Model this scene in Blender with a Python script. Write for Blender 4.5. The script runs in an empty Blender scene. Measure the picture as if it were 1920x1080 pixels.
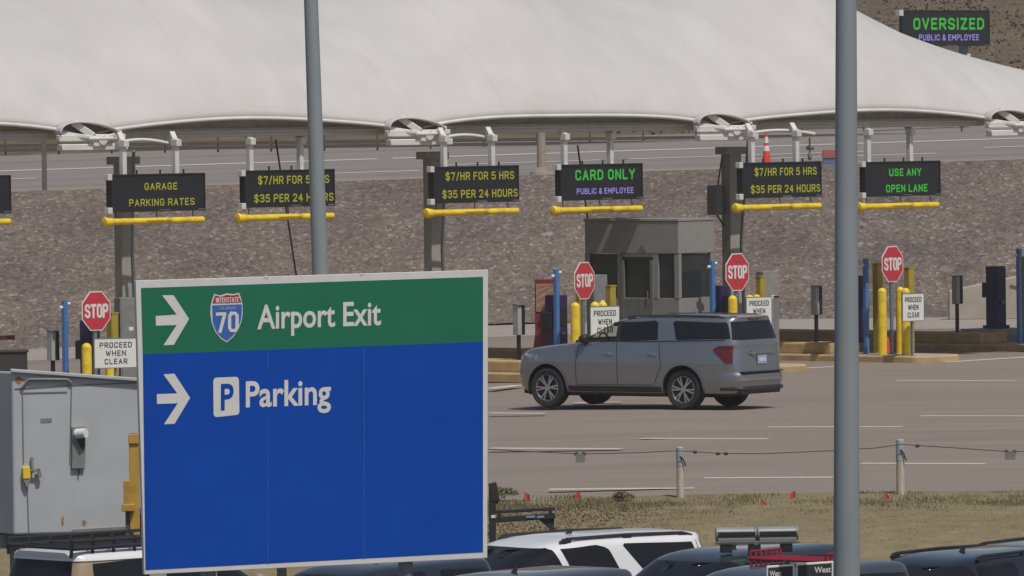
import bpy, math, random
import numpy as np
from mathutils import Vector, Matrix
random.seed(7); rng = np.random.default_rng(7)
SC = bpy.context.scene
COL = SC.collection
# ------------------------------------------------------------------ camera
F = 13500.0                       # focal length in photo pixels (photo 1920 wide)
CAMZ = 6.3
PITCH = math.atan((540-204)/F); ROLL = math.radians(0.7)
_f = Vector((0, math.cos(PITCH), -math.sin(PITCH)))
_u0 = Vector((0, math.sin(PITCH), math.cos(PITCH))); _r0 = Vector((1, 0, 0))
_u = _u0*math.cos(ROLL)+_r0*math.sin(ROLL); _r = _r0*math.cos(ROLL)-_u0*math.sin(ROLL)
CAM = Vector((0, 0, CAMZ))
cd = bpy.data.cameras.new('camera'); cam = bpy.data.objects.new('camera', cd); COL.objects.link(cam)
cd.sensor_width = 36; cd.lens = F/1920*36; cd.clip_start = 1; cd.clip_end = 6000
m3 = Matrix((_r, _u, -_f)).transposed().to_4x4(); m3.translation = CAM; cam.matrix_world = m3
SC.camera = cam
# ------------------------------------------------------------------ light
SUN = Vector((0.25, -0.43, 0.865)).normalized()
el = math.asin(SUN.z); az = math.atan2(SUN.x, SUN.y)
W = bpy.data.worlds.new('World'); SC.world = W; W.use_nodes = True
nt = W.node_tree; bg = nt.nodes['Background']
sk = nt.nodes.new('ShaderNodeTexSky'); sk.sky_type = 'NISHITA'; sk.sun_disc = False
sk.sun_elevation = el; sk.sun_rotation = az; sk.air_density = 1.0; sk.dust_density = 2.0
nt.links.new(sk.outputs[0], bg.inputs[0]); bg.inputs[1].default_value = 0.07
sd = bpy.data.lights.new('sun', 'SUN'); sd.energy = 2.9; sd.angle = math.radians(0.5); sd.color = (1, .962, .908)
so = bpy.data.objects.new('sun', sd); COL.objects.link(so)
so.rotation_euler = SUN.to_track_quat('Z', 'Y').to_euler(); so.location = (0, 0, 60)
SC.view_settings.view_transform = 'Standard'; SC.view_settings.look = 'None'
SC.view_settings.exposure = 0.0; SC.view_settings.gamma = 1
SC.cycles.max_bounces = 8

# ------------------------------------------------------------------ helpers
def ray(px, py): return _f+_r*((px-960)/F)-_u*((py-540)/F)
def at(px, py, d):
    v = ray(px, py); return CAM+v*(d/v.y)
def atz(px, py, z):
    v = ray(px, py); return CAM+v*((z-CAMZ)/v.z)
def lot_z(d): return -1.6+.035*(101-d)
def plaza_z(x): return min(0.0, .043*x)
def xat(px, d): return (px-960)/F*d
def rowd(px): return 169.5/(1-0.7*(px-960)/F)
def R(a): return math.radians(a)

def tag(o, label=None, cat=None, group=None, kind=None):
    if label: o['label'] = label
    if cat: o['category'] = cat
    if group: o['group'] = group
    if kind: o['kind'] = kind
    return o
def thing(name, label, cat, loc=(0, 0, 0), rz=0, group=None):
    o = bpy.data.objects.new(name, None); COL.objects.link(o); o.empty_display_size = .3
    o.location = loc; o.rotation_euler = (0, 0, rz)
    return tag(o, label, cat, group)
def copy_tree(o, parent=None):
    c = o.copy(); COL.objects.link(c)
    if parent: c.parent = parent
    for ch in list(o.children): copy_tree(ch, c)
    return c

def lin(r, g, b):
    f = lambda c: (c/255/12.92 if c/255 <= .04045 else ((c/255+.055)/1.055)**2.4)
    return (f(r), f(g), f(b))
def M(name, col, rough=.6, metal=0, var=.12, scale=6, bump=0, bscale=40, coat=0, spec=.5, emit=None, es=0, dirt=None, dscale=1.5, damt=.5, stretch=None):
    m = bpy.data.materials.new(name); m.use_nodes = True
    n = m.node_tree.nodes; l = m.node_tree.links; p = n['Principled BSDF']
    p.inputs['Roughness'].default_value = rough; p.inputs['Metallic'].default_value = metal
    p.inputs['Specular IOR Level'].default_value = spec; p.inputs['Coat Weight'].default_value = coat
    p.inputs['Coat Roughness'].default_value = .06
    tc = n.new('ShaderNodeTexCoord'); vec = tc.outputs['Object']
    if stretch:
        mp = n.new('ShaderNodeMapping'); mp.inputs['Scale'].default_value = stretch
        l.new(vec, mp.inputs[0]); vec = mp.outputs[0]
    no = n.new('ShaderNodeTexNoise'); no.inputs['Scale'].default_value = scale; no.inputs['Detail'].default_value = 6
    l.new(vec, no.inputs[0])
    cr = n.new('ShaderNodeValToRGB'); e = cr.color_ramp.elements
    e[0].position = .3; e[1].position = .7
    e[0].color = (*[c*(1-var) for c in col], 1); e[1].color = (*[min(1, c*(1+var)) for c in col], 1)
    l.new(no.outputs[0], cr.inputs[0]); out = cr.outputs[0]
    if dirt:
        n2 = n.new('ShaderNodeTexNoise'); n2.inputs['Scale'].default_value = dscale; n2.inputs['Detail'].default_value = 8
        n2.inputs['Roughness'].default_value = .65
        l.new(vec, n2.inputs[0]); c2 = n.new('ShaderNodeValToRGB')
        c2.color_ramp.elements[0].position = .5; c2.color_ramp.elements[1].position = .72
        c2.color_ramp.elements[0].color = (0, 0, 0, 1); c2.color_ramp.elements[1].color = (damt, damt, damt, 1)
        l.new(n2.outputs[0], c2.inputs[0])
        mx = n.new('ShaderNodeMix'); mx.data_type = 'RGBA'
        l.new(c2.outputs[0], mx.inputs[0]); l.new(out, mx.inputs[6]); mx.inputs[7].default_value = (*dirt, 1)
        out = mx.outputs[2]
    l.new(out, p.inputs['Base Color'])
    if bump:
        nb = n.new('ShaderNodeTexNoise'); nb.inputs['Scale'].default_value = bscale; nb.inputs['Detail'].default_value = 5
        l.new(vec, nb.inputs[0])
        b = n.new('ShaderNodeBump'); b.inputs['Strength'].default_value = bump; b.inputs['Distance'].default_value = .02
        l.new(nb.outputs[0], b.inputs['Height']); l.new(b.outputs[0], p.inputs['Normal'])
    if emit:
        p.inputs['Emission Color'].default_value = (*emit, 1); p.inputs['Emission Strength'].default_value = es
    return m

class MB:
    def __init__(s): s.v = []; s.f = []; s.mi = []; s.sm = []
    def add(s, verts, faces, mi=0, smooth=False):
        b = len(s.v); s.v += [tuple(x) for x in verts]
        for f in faces: s.f.append([i+b for i in f]); s.mi.append(mi); s.sm.append(smooth)
    def box(s, c, size, mi=0, rz=0, M3=None):
        hx, hy, hz = [q/2 for q in size]; c = Vector(c); vs = []
        R3 = M3 if M3 is not None else Matrix.Rotation(rz, 3, 'Z')
        for z in (-hz, hz):
            for x, y in ((-hx, -hy), (hx, -hy), (hx, hy), (-hx, hy)): vs.append(c+R3@Vector((x, y, z)))
        s.add(vs, [(3, 2, 1, 0), (4, 5, 6, 7), (0, 1, 5, 4), (1, 2, 6, 5), (2, 3, 7, 6), (3, 0, 4, 7)], mi)
    def bar(s, p0, p1, w, h=None, mi=0):
        p0, p1 = Vector(p0), Vector(p1); d = p1-p0; L = d.length
        q = d.to_track_quat('X', 'Z').to_matrix(); s.box((p0+p1)/2, (L, w, h or w), mi, M3=q)
    def cyl(s, p0, p1, r0, r1=None, n=16, mi=0, caps=True):
        p0, p1 = Vector(p0), Vector(p1); r1 = r0 if r1 is None else r1
        q = (p1-p0).to_track_quat('Z', 'Y').to_matrix()
        A = [p0+q@Vector((r0*math.cos(2*math.pi*i/n), r0*math.sin(2*math.pi*i/n), 0)) for i in range(n)]
        B = [p1+q@Vector((r1*math.cos(2*math.pi*i/n), r1*math.sin(2*math.pi*i/n), 0)) for i in range(n)]
        s.add(A+B, [(i, (i+1) % n, n+(i+1) % n, n+i) for i in range(n)], mi, True)
        if caps: s.add(A, [tuple(range(n))[::-1]], mi); s.add(B, [tuple(range(n))], mi)
    def tube(s, pts, r, n=8, mi=0):
        pts = [Vector(p) for p in pts]; rings = []
        for i, p in enumerate(pts):
            t = (pts[min(i+1, len(pts)-1)]-pts[max(i-1, 0)]).normalized()
            q = t.to_track_quat('Z', 'Y').to_matrix(); rr = r[i] if isinstance(r, (list, tuple)) else r
            rings.append([p+q@Vector((rr*math.cos(2*math.pi*k/n), rr*math.sin(2*math.pi*k/n), 0)) for k in range(n)])
        s.loft(rings, mi, True)
    def loft(s, rings, mi=0, caps=True, smooth=True):
        n = len(rings[0]); vs = [p for r in rings for p in r]; fs = []
        for j in range(len(rings)-1):
            for i in range(n): fs.append((j*n+i, j*n+(i+1) % n, (j+1)*n+(i+1) % n, (j+1)*n+i))
        s.add(vs, fs, mi, smooth)
        if caps: s.add(rings[0], [tuple(range(n))[::-1]], mi); s.add(rings[-1], [tuple(range(n))], mi)
    def lathe(s, prof, c=(0, 0, 0), axis='Z', n=24, mi=0, caps=True):
        c = Vector(c); rings = []
        for r, h in prof:
            ring = []
            for k in range(n):
                a = 2*math.pi*k/n; x, y = r*math.cos(a), r*math.sin(a)
                ring.append(c+(Vector((x, y, h)) if axis == 'Z' else Vector((x, h, y)) if axis == 'Y' else Vector((h, x, y))))
            rings.append(ring)
        s.loft(rings, mi, caps)
    def prism(s, poly, off, mi=0):
        n = len(poly); A = [Vector(p) for p in poly]; o = Vector(off); B = [p+o for p in A]
        s.add(A+B, [tuple(range(n))[::-1], tuple(range(n, 2*n))]+[(i, (i+1) % n, n+(i+1) % n, n+i) for i in range(n)], mi)
    def grid(s, fn, nu, nv, mi=0, smooth=True):
        vs = [fn(i/nu, j/nv) for j in range(nv+1) for i in range(nu+1)]
        fs = [(j*(nu+1)+i, j*(nu+1)+i+1, (j+1)*(nu+1)+i+1, (j+1)*(nu+1)+i) for j in range(nv) for i in range(nu)]
        s.add(vs, fs, mi, smooth)
    def mesh(s, name):
        me = bpy.data.meshes.new(name); me.from_pydata(s.v, [], s.f)
        me.polygons.foreach_set('material_index', s.mi); me.polygons.foreach_set('use_smooth', s.sm)
        me.update(); return me
    def build(s, name, mats, parent=None, bevel=0, sharp=None, fix=True):
        me = s.mesh(name)
        if fix:
            import bmesh
            bm = bmesh.new(); bm.from_mesh(me); bmesh.ops.remove_doubles(bm, verts=bm.verts, dist=1e-5)
            bmesh.ops.recalc_face_normals(bm, faces=bm.faces); bm.to_mesh(me); bm.free()
        if sharp or (fix and any(s.sm)): me.set_sharp_from_angle(angle=R(sharp or 48))
        for m in (mats if isinstance(mats, (list, tuple)) else [mats]): me.materials.append(m)
        o = bpy.data.objects.new(name, me); COL.objects.link(o)
        if parent: o.parent = parent
        if bevel:
            b = o.modifiers.new('bevel', 'BEVEL'); b.width = bevel; b.segments = 2; b.limit_method = 'ANGLE'; b.angle_limit = R(40)
        return o
def boolean(o, cutters):
    for c in cutters:
        b = o.modifiers.new('cut', 'BOOLEAN'); b.operation = 'DIFFERENCE'; b.solver = 'EXACT'; b.object = c
    bpy.context.view_layer.update()
    dg = bpy.context.evaluated_depsgraph_get(); ev = o.evaluated_get(dg)
    me = bpy.data.meshes.new_from_object(ev, depsgraph=dg); o.modifiers.clear(); old = o.data; o.data = me
    for c in cutters: bpy.data.objects.remove(c)
_tc = {}
def text2d(s, bold=0.0):
    """flat text outline, lower-left at 0, cap height about 1; returns verts, faces, width"""
    key = (s, bold)
    if key in _tc: return _tc[key]
    c = bpy.data.curves.new('t', 'FONT'); c.body = s; c.size = 1; c.resolution_u = 4; c.offset = bold; c.fill_mode = 'BOTH'
    o = bpy.data.objects.new('t', c); COL.objects.link(o); bpy.context.view_layer.update()
    dg = bpy.context.evaluated_depsgraph_get(); me = bpy.data.meshes.new_from_object(o.evaluated_get(dg))
    v = [tuple(q.co) for q in me.vertices]; f = [tuple(p.vertices) for p in me.polygons]
    bpy.data.objects.remove(o); bpy.data.meshes.remove(me)
    xs = [p[0] for p in v]; ys = [p[1] for p in v]
    r = (v, f, min(xs), max(xs), min(ys), max(ys)); _tc[key] = r; return r
_cap = None
def capline():
    global _cap
    if _cap is None:
        r = text2d('H'); _cap = (r[4], r[5])
    return _cap
def add_text(mb, s, fn, x0, x1, yb, yt, bold=0, mi=0):
    """fn(x,y)->3D; the text fills x0..x1, capitals from yb (baseline) to yt"""
    v, f, a, b, _, _ = text2d(s, bold); c0, c1 = capline(); c0 -= bold; c1 += bold
    mb.add([fn(x0+(p[0]-a)/(b-a)*(x1-x0), yb+(p[1]-c0)/(c1-c0)*(yt-yb)) for p in v], f, mi)

_S = [(.56, .84), (.42, 1), (.15, 1), (0, .87), (0, .65), (.14, .54), (.44, .46), (.58, .34), (.58, .14), (.43, 0), (.14, 0), (0, .16)]
_O = [(.15, 1), (.43, 1), (.58, .85), (.58, .15), (.43, 0), (.15, 0), (0, .15), (0, .85), (.15, 1)]
_P = [(0, 0), (0, 1), (.43, 1), (.58, .88), (.58, .6), (.43, .47), (0, .47)]
GLYPH = {'A': (.58, [[(0, 0), (.29, 1), (.58, 0)], [(.1, .33), (.48, .33)]]), 'B': (.58, [[(.42, .53), (0, .53), (0, 1), (.42, 1), (.54, .9), (.54, .64), (.42, .53), (.58, .42), (.58, .12), (.45, 0), (0, 0), (0, .53)]]),
 'C': (.58, [[(.58, .78), (.58, .85), (.43, 1), (.15, 1), (0, .85), (0, .15), (.15, 0), (.43, 0), (.58, .15), (.58, .24)]]), 'D': (.58, [[(0, 0), (0, 1), (.38, 1), (.58, .8), (.58, .2), (.38, 0), (0, 0)]]),
 'E': (.5, [[(.5, 1), (0, 1), (0, 0), (.5, 0)], [(0, .52), (.42, .52)]]), 'F': (.5, [[(.5, 1), (0, 1), (0, 0)], [(0, .52), (.42, .52)]]),
 'G': (.58, [[(.58, .8), (.43, 1), (.15, 1), (0, .85), (0, .15), (.15, 0), (.43, 0), (.58, .15), (.58, .46), (.34, .46)]]), 'H': (.58, [[(0, 0), (0, 1)], [(.58, 0), (.58, 1)], [(0, .52), (.58, .52)]]),
 'I': (.02, [[(.01, 0), (.01, 1)]]), 'K': (.58, [[(0, 0), (0, 1)], [(.56, 1), (0, .42)], [(.2, .62), (.58, 0)]]), 'L': (.48, [[(0, 1), (0, 0), (.48, 0)]]), 'M': (.72, [[(0, 0), (0, 1), (.36, .3), (.72, 1), (.72, 0)]]),
 'N': (.58, [[(0, 0), (0, 1), (.58, 0), (.58, 1)]]), 'O': (.58, [_O]), '0': (.58, [_O]), 'P': (.58, [_P]), 'R': (.58, [_P, [(.3, .47), (.58, 0)]]), 'S': (.58, [_S]), 'T': (.58, [[(0, 1), (.58, 1)], [(.29, 1), (.29, 0)]]),
 'U': (.58, [[(0, 1), (0, .15), (.15, 0), (.43, 0), (.58, .15), (.58, 1)]]), 'V': (.58, [[(0, 1), (.29, 0), (.58, 1)]]), 'W': (.8, [[(0, 1), (.2, 0), (.4, .8), (.6, 0), (.8, 1)]]), 'Y': (.58, [[(0, 1), (.29, .48), (.58, 1)], [(.29, .48), (.29, 0)]]),
 'Z': (.56, [[(0, 1), (.56, 1), (0, 0), (.56, 0)]]), '$': (.58, [_S, [(.29, 1.13), (.29, -.13)]]), '7': (.56, [[(0, 1), (.56, 1), (.2, 0)]]), '/': (.34, [[(0, -.05), (.34, 1.05)]]),
 '5': (.58, [[(.52, 1), (.06, 1), (.02, .55), (.4, .6), (.58, .45), (.58, .15), (.43, 0), (.14, 0), (0, .14)]]), '3': (.58, [[(0, .86), (.14, 1), (.43, 1), (.56, .87), (.56, .65), (.42, .53), (.2, .53)], [(.42, .53), (.58, .4), (.58, .14), (.43, 0), (.14, 0), (0, .14)]]),
 '2': (.58, [[(0, .84), (.14, 1), (.43, 1), (.57, .86), (.57, .64), (0, 0), (.58, 0)]]), '4': (.58, [[(.42, 0), (.42, 1), (0, .32), (.58, .32)]]),
 '&': (.58, [[(.58, 0), (.12, .72), (.12, .88), (.22, 1), (.36, 1), (.44, .88), (.44, .74), (0, .3), (0, .12), (.14, 0), (.34, 0), (.58, .36)]])}
def stroke_words(s, fn, x0, x1, yb, yt, sw=.17, gap=.2, space=.42):
    """block capitals as flat strokes, one MB per word; fn(x, y, lift) -> 3D; sw in capital heights"""
    pos = 0; lay = []; w_ = []
    for ch in s:
        if ch == ' ': pos += space; lay.append(None); continue
        g = GLYPH[ch]; lay.append((pos+sw/2, g)); pos += g[0]+sw+gap
    tot = pos-gap; kx = (x1-x0)/tot; ky = (yt-yb)/(1+0*sw); hgt = yt-yb; out = []; cur = MB()
    for it in lay+[None]:
        if it is None:
            if cur.v: out.append(cur); cur = MB()
            continue
        p0, g = it; k = 0
        for line in g[1]:
            P = [(x0+(p0+x)*kx, yb+hgt*(sw/2+y*(1-sw))) for x, y in line]; h = sw*hgt/2
            for i, (a, b) in enumerate(zip(P[:-1], P[1:])):
                d = Vector((b[0]-a[0], b[1]-a[1])).normalized(); n = Vector((-d.y, d.x))*h; k += 1; e0 = d*h if i == 0 else d*0; e1 = d*h if i == len(P)-2 else d*0
                q = [(a[0]-e0.x+n.x, a[1]-e0.y+n.y), (a[0]-e0.x-n.x, a[1]-e0.y-n.y), (b[0]+e1.x-n.x, b[1]+e1.y-n.y), (b[0]+e1.x+n.x, b[1]+e1.y+n.y)]
                cur.add([fn(x, y, k*.0003) for x, y in q], [(0, 1, 2, 3)])
            for c in P[1:-1]:
                k += 1; cur.add([fn(c[0]+h*math.cos(R(22.5+45*j)), c[1]+h*math.sin(R(22.5+45*j)), k*.0003) for j in range(8)], [tuple(range(8))])
    return out

# ------------------------------------------------------------------ materials
m_white = M('white_paint', (.72, .70, .66), .45, var=.04)
m_whitesteel = M('white_steel', (.66, .64, .60), .45, var=.08, scale=3, dirt=(.4, .36, .3), damt=.35)
m_greysteel = M('galvanised_steel', (.20, .23, .25), .5, .35, var=.12, scale=9)
m_column = M('grey_column_paint', (.34, .32, .275), .6, var=.08)
m_black = M('black_plastic', (.02, .02, .022), .45)
m_rubber = M('rubber', (.022, .021, .021), .8)
m_led = M('led_face', (.017, .018, .021), .5, var=.15, scale=30)
m_yellow = M('safety_yellow', (.84, .59, .03), .5, var=.09, scale=5, dirt=(.22, .16, .05), dscale=3.5, damt=.6)
m_blue = M('blue_paint', (.08, .20, .47), .5, var=.1)
m_red = M('sign_red', (.55, .035, .05), .45, var=.05)
m_signwhite = M('sign_white', (.74, .73, .68), .5, var=.04)
m_ink = M('black_ink', (.03, .03, .03), .6)
m_purple = M('purple_paint', (.035, .02, .085), .45)
m_kerb = M('faded_yellow_kerb', (.47, .325, .15), .8, var=.18, scale=2.5, bump=.3, dirt=(.30, .24, .17), dscale=1.1, damt=.8)
m_conc = M('concrete', (.40, .35, .29), .85, var=.12, scale=3, bump=.3, dirt=(.24, .2, .16), damt=.5)
m_booth = M('booth_grey', (.265, .254, .233), .6, var=.05)
m_glassdark = M('dark_glass', (.012, .013, .016), .08, spec=.28, var=.2, scale=1.5)
m_chrome = M('bright_metal', (.62, .62, .63), .2, 1.0, var=.05)
m_silver = M('silver_alloy', (.55, .55, .56), .28, .9, var=.08)
m_tail = M('tail_lamp_red', (.115, .003, .007), .15, coat=.6, var=.35, scale=9)
m_led_y = M('led_yellow', (.2, .2, .02), .6, emit=lin(165, 165, 36), es=.42)
m_led_g = M('led_green', (.03, .18, .03), .6, emit=lin(50, 175, 50), es=.62)
m_led_v = M('led_violet', (.2, .18, .4), .6, emit=lin(125, 115, 195), es=.62)
m_plate = M('plate_blue', (.35, .40, .55), .5, var=.3, scale=40)
m_wood = M('weathered_wood', (.46, .41, .31), .85, var=.2, scale=5, stretch=(8, 8, 1))
m_mark = M('road_paint', (.56, .53, .48), .8, var=.12, scale=7, dirt=(.3, .26, .23), dscale=5, damt=.7)
m_cable = M('dark_cable', (.075, .068, .06), .7)
m_flag = M('red_flag_film', (.62, .05, .03), .5)
m_grey = M('mid_grey_plastic', (.21, .21, .20), .55)

def ground_mat(name, col, scale, var, fine, dirt=None, streak=None):
    m = M(name, col, .9, var=var, scale=scale, bump=.35, bscale=fine, dirt=dirt, dscale=.25, damt=.45, stretch=streak, spec=.25)
    return m
m_plaza = ground_mat('worn_pavement', (.246, .203, .169), 1.3, .09, 60, (.155, .13, .115), (.12, 1, 1))
m_lot = ground_mat('lot_asphalt', (.10, .095, .09), 1.2, .12, 60)
m_road = ground_mat('upper_road_asphalt', (.235, .205, .185), .5, .08, 30, (.19, .165, .15), (.12, 1, 1))
m_gutter = ground_mat('lane_concrete', (.33, .285, .245), 1, .1, 40)  # pale concrete of the gutter strip

# ------------------------------------------------------------------ terrain
def strip(name, fn, x0, x1, ys, mat, dx=6.0, zoff=0, group=None):
    mb = MB(); nx = int((x1-x0)/dx)
    vs = [(x0+(x1-x0)*i/nx, y, fn(x0+(x1-x0)*i/nx, y)+zoff) for y in ys for i in range(nx+1)]
    fs = [(j*(nx+1)+i, j*(nx+1)+i+1, (j+1)*(nx+1)+i+1, (j+1)*(nx+1)+i) for j in range(len(ys)-1) for i in range(nx)]
    mb.add(vs, fs, 0, True); return tag(mb.build(name, mat, fix=False), kind='structure')
mb = MB(); S = 900
mb.add([(-S, -S, -6.5), (S, -S, -6.5), (S, S, -6.5), (-S, S, -6.5)], [(0, 1, 2, 3)])
tag(mb.build('ground', M('far_earth', (.2, .16, .11), .95, var=.2, scale=.02), fix=False), kind='structure')
strip('parking_lot', lambda x, y: lot_z(y), -160, 160, list(range(-40, 101, 10))+[105.5], m_lot)
def bank_z(y): return float(np.interp(y, [105.5, 108, 112, 117], [lot_z(105.5), -.95, -.3, 0]))
m_dry = M('dry_grass_earth', (.222, .18, .105), .95, var=.16, scale=2.2, bump=.12, bscale=25, dirt=(.19, .165, .085), dscale=.5, damt=.7, spec=.1)
strip('grass_bank', lambda x, y: bank_z(y)+min(0, plaza_z(x))*max(0, (y-108)/9), -160, 160, [105.5, 106.5, 107.5, 109, 110.5, 112, 113.5, 115, 116, 117], m_dry)
strip('plaza_pavement', lambda x, y: plaza_z(x), -160, 160, [117, 140, 160, 180, 200, 212], m_plaza)
def emb_top(x): return 4.2+.02*x
# rock slope: one jittered sheet of rubble
m_rock = bpy.data.materials.new('broken_rock'); m_rock.use_nodes = True
n = m_rock.node_tree.nodes; l = m_rock.node_tree.links; p = n['Principled BSDF']; p.inputs['Roughness'].default_value = .9
p.inputs['Specular IOR Level'].default_value = .2
tc = n.new('ShaderNodeTexCoord'); vo = n.new('ShaderNodeTexVoronoi'); vo.inputs['Scale'].default_value = 10; l.new(tc.outputs['Object'], vo.inputs[0])
cr = n.new('ShaderNodeValToRGB'); cr.color_ramp.interpolation = 'LINEAR'
for i, (pp, c) in enumerate([(0, (.102, .083, .072)), (.35, (.135, .110, .096)), (.62, (.154, .127, .110)), (.88, (.183, .154, .134)), (.99, (.26, .235, .21))]):
    e = cr.color_ramp.elements[i] if i < 2 else cr.color_ramp.elements.new(pp)
    e.position = pp; e.color = (*c, 1)
v2 = n.new('ShaderNodeTexVoronoi'); v2.inputs['Scale'].default_value = 3.6; l.new(tc.outputs['Object'], v2.inputs[0])
nk = n.new('ShaderNodeTexNoise'); nk.inputs['Scale'].default_value = 1.1; nk.inputs['Detail'].default_value = 3; l.new(tc.outputs['Object'], nk.inputs[0])
ck = n.new('ShaderNodeValToRGB'); ck.color_ramp.elements[0].position = .55; ck.color_ramp.elements[1].position = .62; l.new(nk.outputs[0], ck.inputs[0])
mk = n.new('ShaderNodeMix'); mk.data_type = 'RGBA'; l.new(ck.outputs[0], mk.inputs[0]); l.new(vo.outputs['Color'], mk.inputs[6]); l.new(v2.outputs['Color'], mk.inputs[7])
sx = n.new('ShaderNodeSeparateColor'); l.new(mk.outputs[2], sx.inputs[0]); l.new(sx.outputs[0], cr.inputs[0])
no = n.new('ShaderNodeTexNoise'); no.inputs['Scale'].default_value = .35; no.inputs['Detail'].default_value = 5; l.new(tc.outputs['Object'], no.inputs[0])
c2 = n.new('ShaderNodeValToRGB'); c2.color_ramp.elements[0].position = .35; c2.color_ramp.elements[1].position = .65
c2.color_ramp.elements[0].color = (.86, .845, .84, 1); c2.color_ramp.elements[1].color = (1.16, 1.11, 1.05, 1); l.new(no.outputs[0], c2.inputs[0])
mx = n.new('ShaderNodeMix'); mx.data_type = 'RGBA'; mx.blend_type = 'MULTIPLY'; mx.inputs[0].default_value = 1
l.new(cr.outputs[0], mx.inputs[6]); l.new(c2.outputs[0], mx.inputs[7]); l.new(mx.outputs[2], p.inputs['Base Color'])
nx, ny = 520, 100
xs = np.linspace(-26, 26, nx+1); us = np.linspace(0, 1, ny+1)
X, U = np.meshgrid(xs, us); Y = 212+13*U; Z = np.minimum(0, .043*X)*(1-U)+(4.2+.02*X)*U
jit = np.minimum(1, np.minimum(U, 1-U)*12)
X = X+rng.normal(0, .02, X.shape); Y = Y+rng.normal(0, .02, X.shape)*jit; Z = Z+rng.normal(0, .021, X.shape)*jit
vs = np.stack([X, Y, Z], -1).reshape(-1, 3); idx = np.arange((nx+1)*(ny+1)).reshape(ny+1, nx+1)
q = np.stack([idx[:-1, :-1], idx[:-1, 1:], idx[1:, 1:], idx[1:, :-1]], -1).reshape(-1, 4)
me = bpy.data.meshes.new('rock_embankment'); me.from_pydata(vs.tolist(), [], q.tolist()); me.materials.append(m_rock)
o = bpy.data.objects.new('rock_embankment', me); COL.objects.link(o); tag(o, kind='structure')
for sgn in (-1, 1):      # the slope runs on either side of the part the photo shows
    strip('rock_embankment', lambda x, y: plaza_z(x)*(1-(y-212)/13)+emb_top(x)*(y-212)/13, *((-160, -26) if sgn < 0 else (26, 160)), [212, 218, 225], m_rock)
def road_z(x, y): return emb_top(x)+(y-225)*.015
strip('upper_road', road_z, -160, 160, [225, 240, 255, 270], m_road)
strip('road_shoulder', road_z, -160, 160, [225, 227.5], M('gravel_shoulder', (.27, .22, .175), .95, var=.15, scale=3, bump=.5, bscale=30), zoff=.006)
def far_z(x, y):
    t = max(0, (y-284)/220); return emb_top(x)+.68+.015*min(14, y-270)+16*t*(1+.05*math.sin(x*.05+y*.02))
strip('service_road', far_z, -160, 160, [270, 277, 284], m_road)
m_hill = M('scrub_hillside', (.135, .10, .068), .95, var=.3, scale=.7, bump=1, bscale=3, dirt=(.075, .08, .035), dscale=.35, damt=.8, spec=.1)
strip('hillside', far_z, -160, 160, [284+i*7 for i in range(61)], m_hill, dx=5)
strip('hill_track', far_z, -160, 160, [368, 371, 374], M('pale_track', (.30, .25, .19), .95, var=.12, scale=.5), dx=5, zoff=.12)
# road markings
def dash(name, pts, z, w, mat=m_mark, zf=None):
    mb = MB(); a, b = Vector(pts[0]), Vector(pts[1]); d = (b-a).normalized(); nn = Vector((-d.y, d.x, 0))*w/2
    q = [a-nn, b-nn, b+nn, a+nn]
    if zf: q = [Vector((p.x, p.y, zf(p.x, p.y)+z)) for p in q]
    mb.add(q, [(0, 1, 2, 3)])
    return mb.build(name, mat, fix=False)
DASH = [(918, 1022, 774, 774.5), (1200, 1440, 822, 822.5), (1440, 1693, 800.5, 800), (1725, 1975, 779.5, 780), (1680, 1906, 713, 714), (918, 1166, 840, 841.5),
        (1320, 1562, 896, 894.5), (1614, 1848, 868.5, 869.5), (1030, 1302, 917, 915), (1075, 1165, 755, 753.5), (640, 900, 862, 860), (918, 973, 728, 722), (1770, 1960, 679, 667), (1466, 1570, 692, 687)]
for i, (x0, x1, y0, y1) in enumerate(DASH):
    a = atz(x0, y0, .006); b = atz(x1, y1, .006)
    tag(dash('lane_marking', (a, b), 0, .34), kind='structure')
for (x0, y0, x1, y1) in ((-200, 283, 700, 275), (730, 268, 2100, 255)):
    a, b = at(x0, y0, 250), at(x1, y1, 250); a.z = road_z(a.x, 255)+.02; b.z = road_z(b.x, 255)+.02
    a.y = b.y = 256; a.z = road_z(a.x, 256)+.012; b.z = road_z(b.x, 256)+.012
    tag(dash('lane_marking', (a, b), .012, 1.5, m_mark, road_z), kind='structure')
for (x0, x1, yy) in ((-26, -16, 243), (-8, -3, 236), (3, 12, 243), (-3, 4, 243), (16, 24, 243), (8, 14, 237)):
    tag(dash('lane_marking', ((x0, yy, road_z(x0, yy)+.012), (x1, yy, road_z(x1, yy)+.012)), .012, .9, m_mark, road_z), kind='structure')
# tyre wear and cracks sealed in the upper road
for (x0, x1, yy, w) in ((-24, 24, 231, .16), (-18, 20, 239, .12)):
    tag(dash('sealed_crack', ((x0, yy, road_z(x0, yy)+.009), (x1, yy+.8, road_z(x1, yy+.8)+.009)), .009, w, m_lot, road_z), kind='structure')

# guard rail along the upper road
gr = thing('guard_rail', 'brown steel guard rail on short posts along the far edge of the upper road', 'guard rail', (0, 271, road_z(0, 270)))
m_rust = M('weathered_rail', (.085, .07, .052), .7, var=.2)
mb = MB()
for dz in (.10, .26): mb.box((0, 0, dz), (90, .06, .13))
mb.build('rail', m_rust, gr)
for i in range(46):
    mb = MB(); mb.box((-45+i*2.0, .07, .30), (.07, .09, .75)); mb.build('post', m_rust, gr)

# ------------------------------------------------------------------ canopy
CD = 35.0
E = Vector((math.cos(R(CD)), math.sin(R(CD)), 0)); T = Vector((-math.sin(R(CD)), math.cos(R(CD)), 0))
O0 = Vector((xat(775, rowd(775)), rowd(775), 0)); BAY = 8.93; DEPTH = 14.0
ca = thing('tensile_canopy', 'long white tensile fabric canopy with peaked tents over the toll lanes', 'canopy', (O0.x, O0.y, 0), R(CD))
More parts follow.
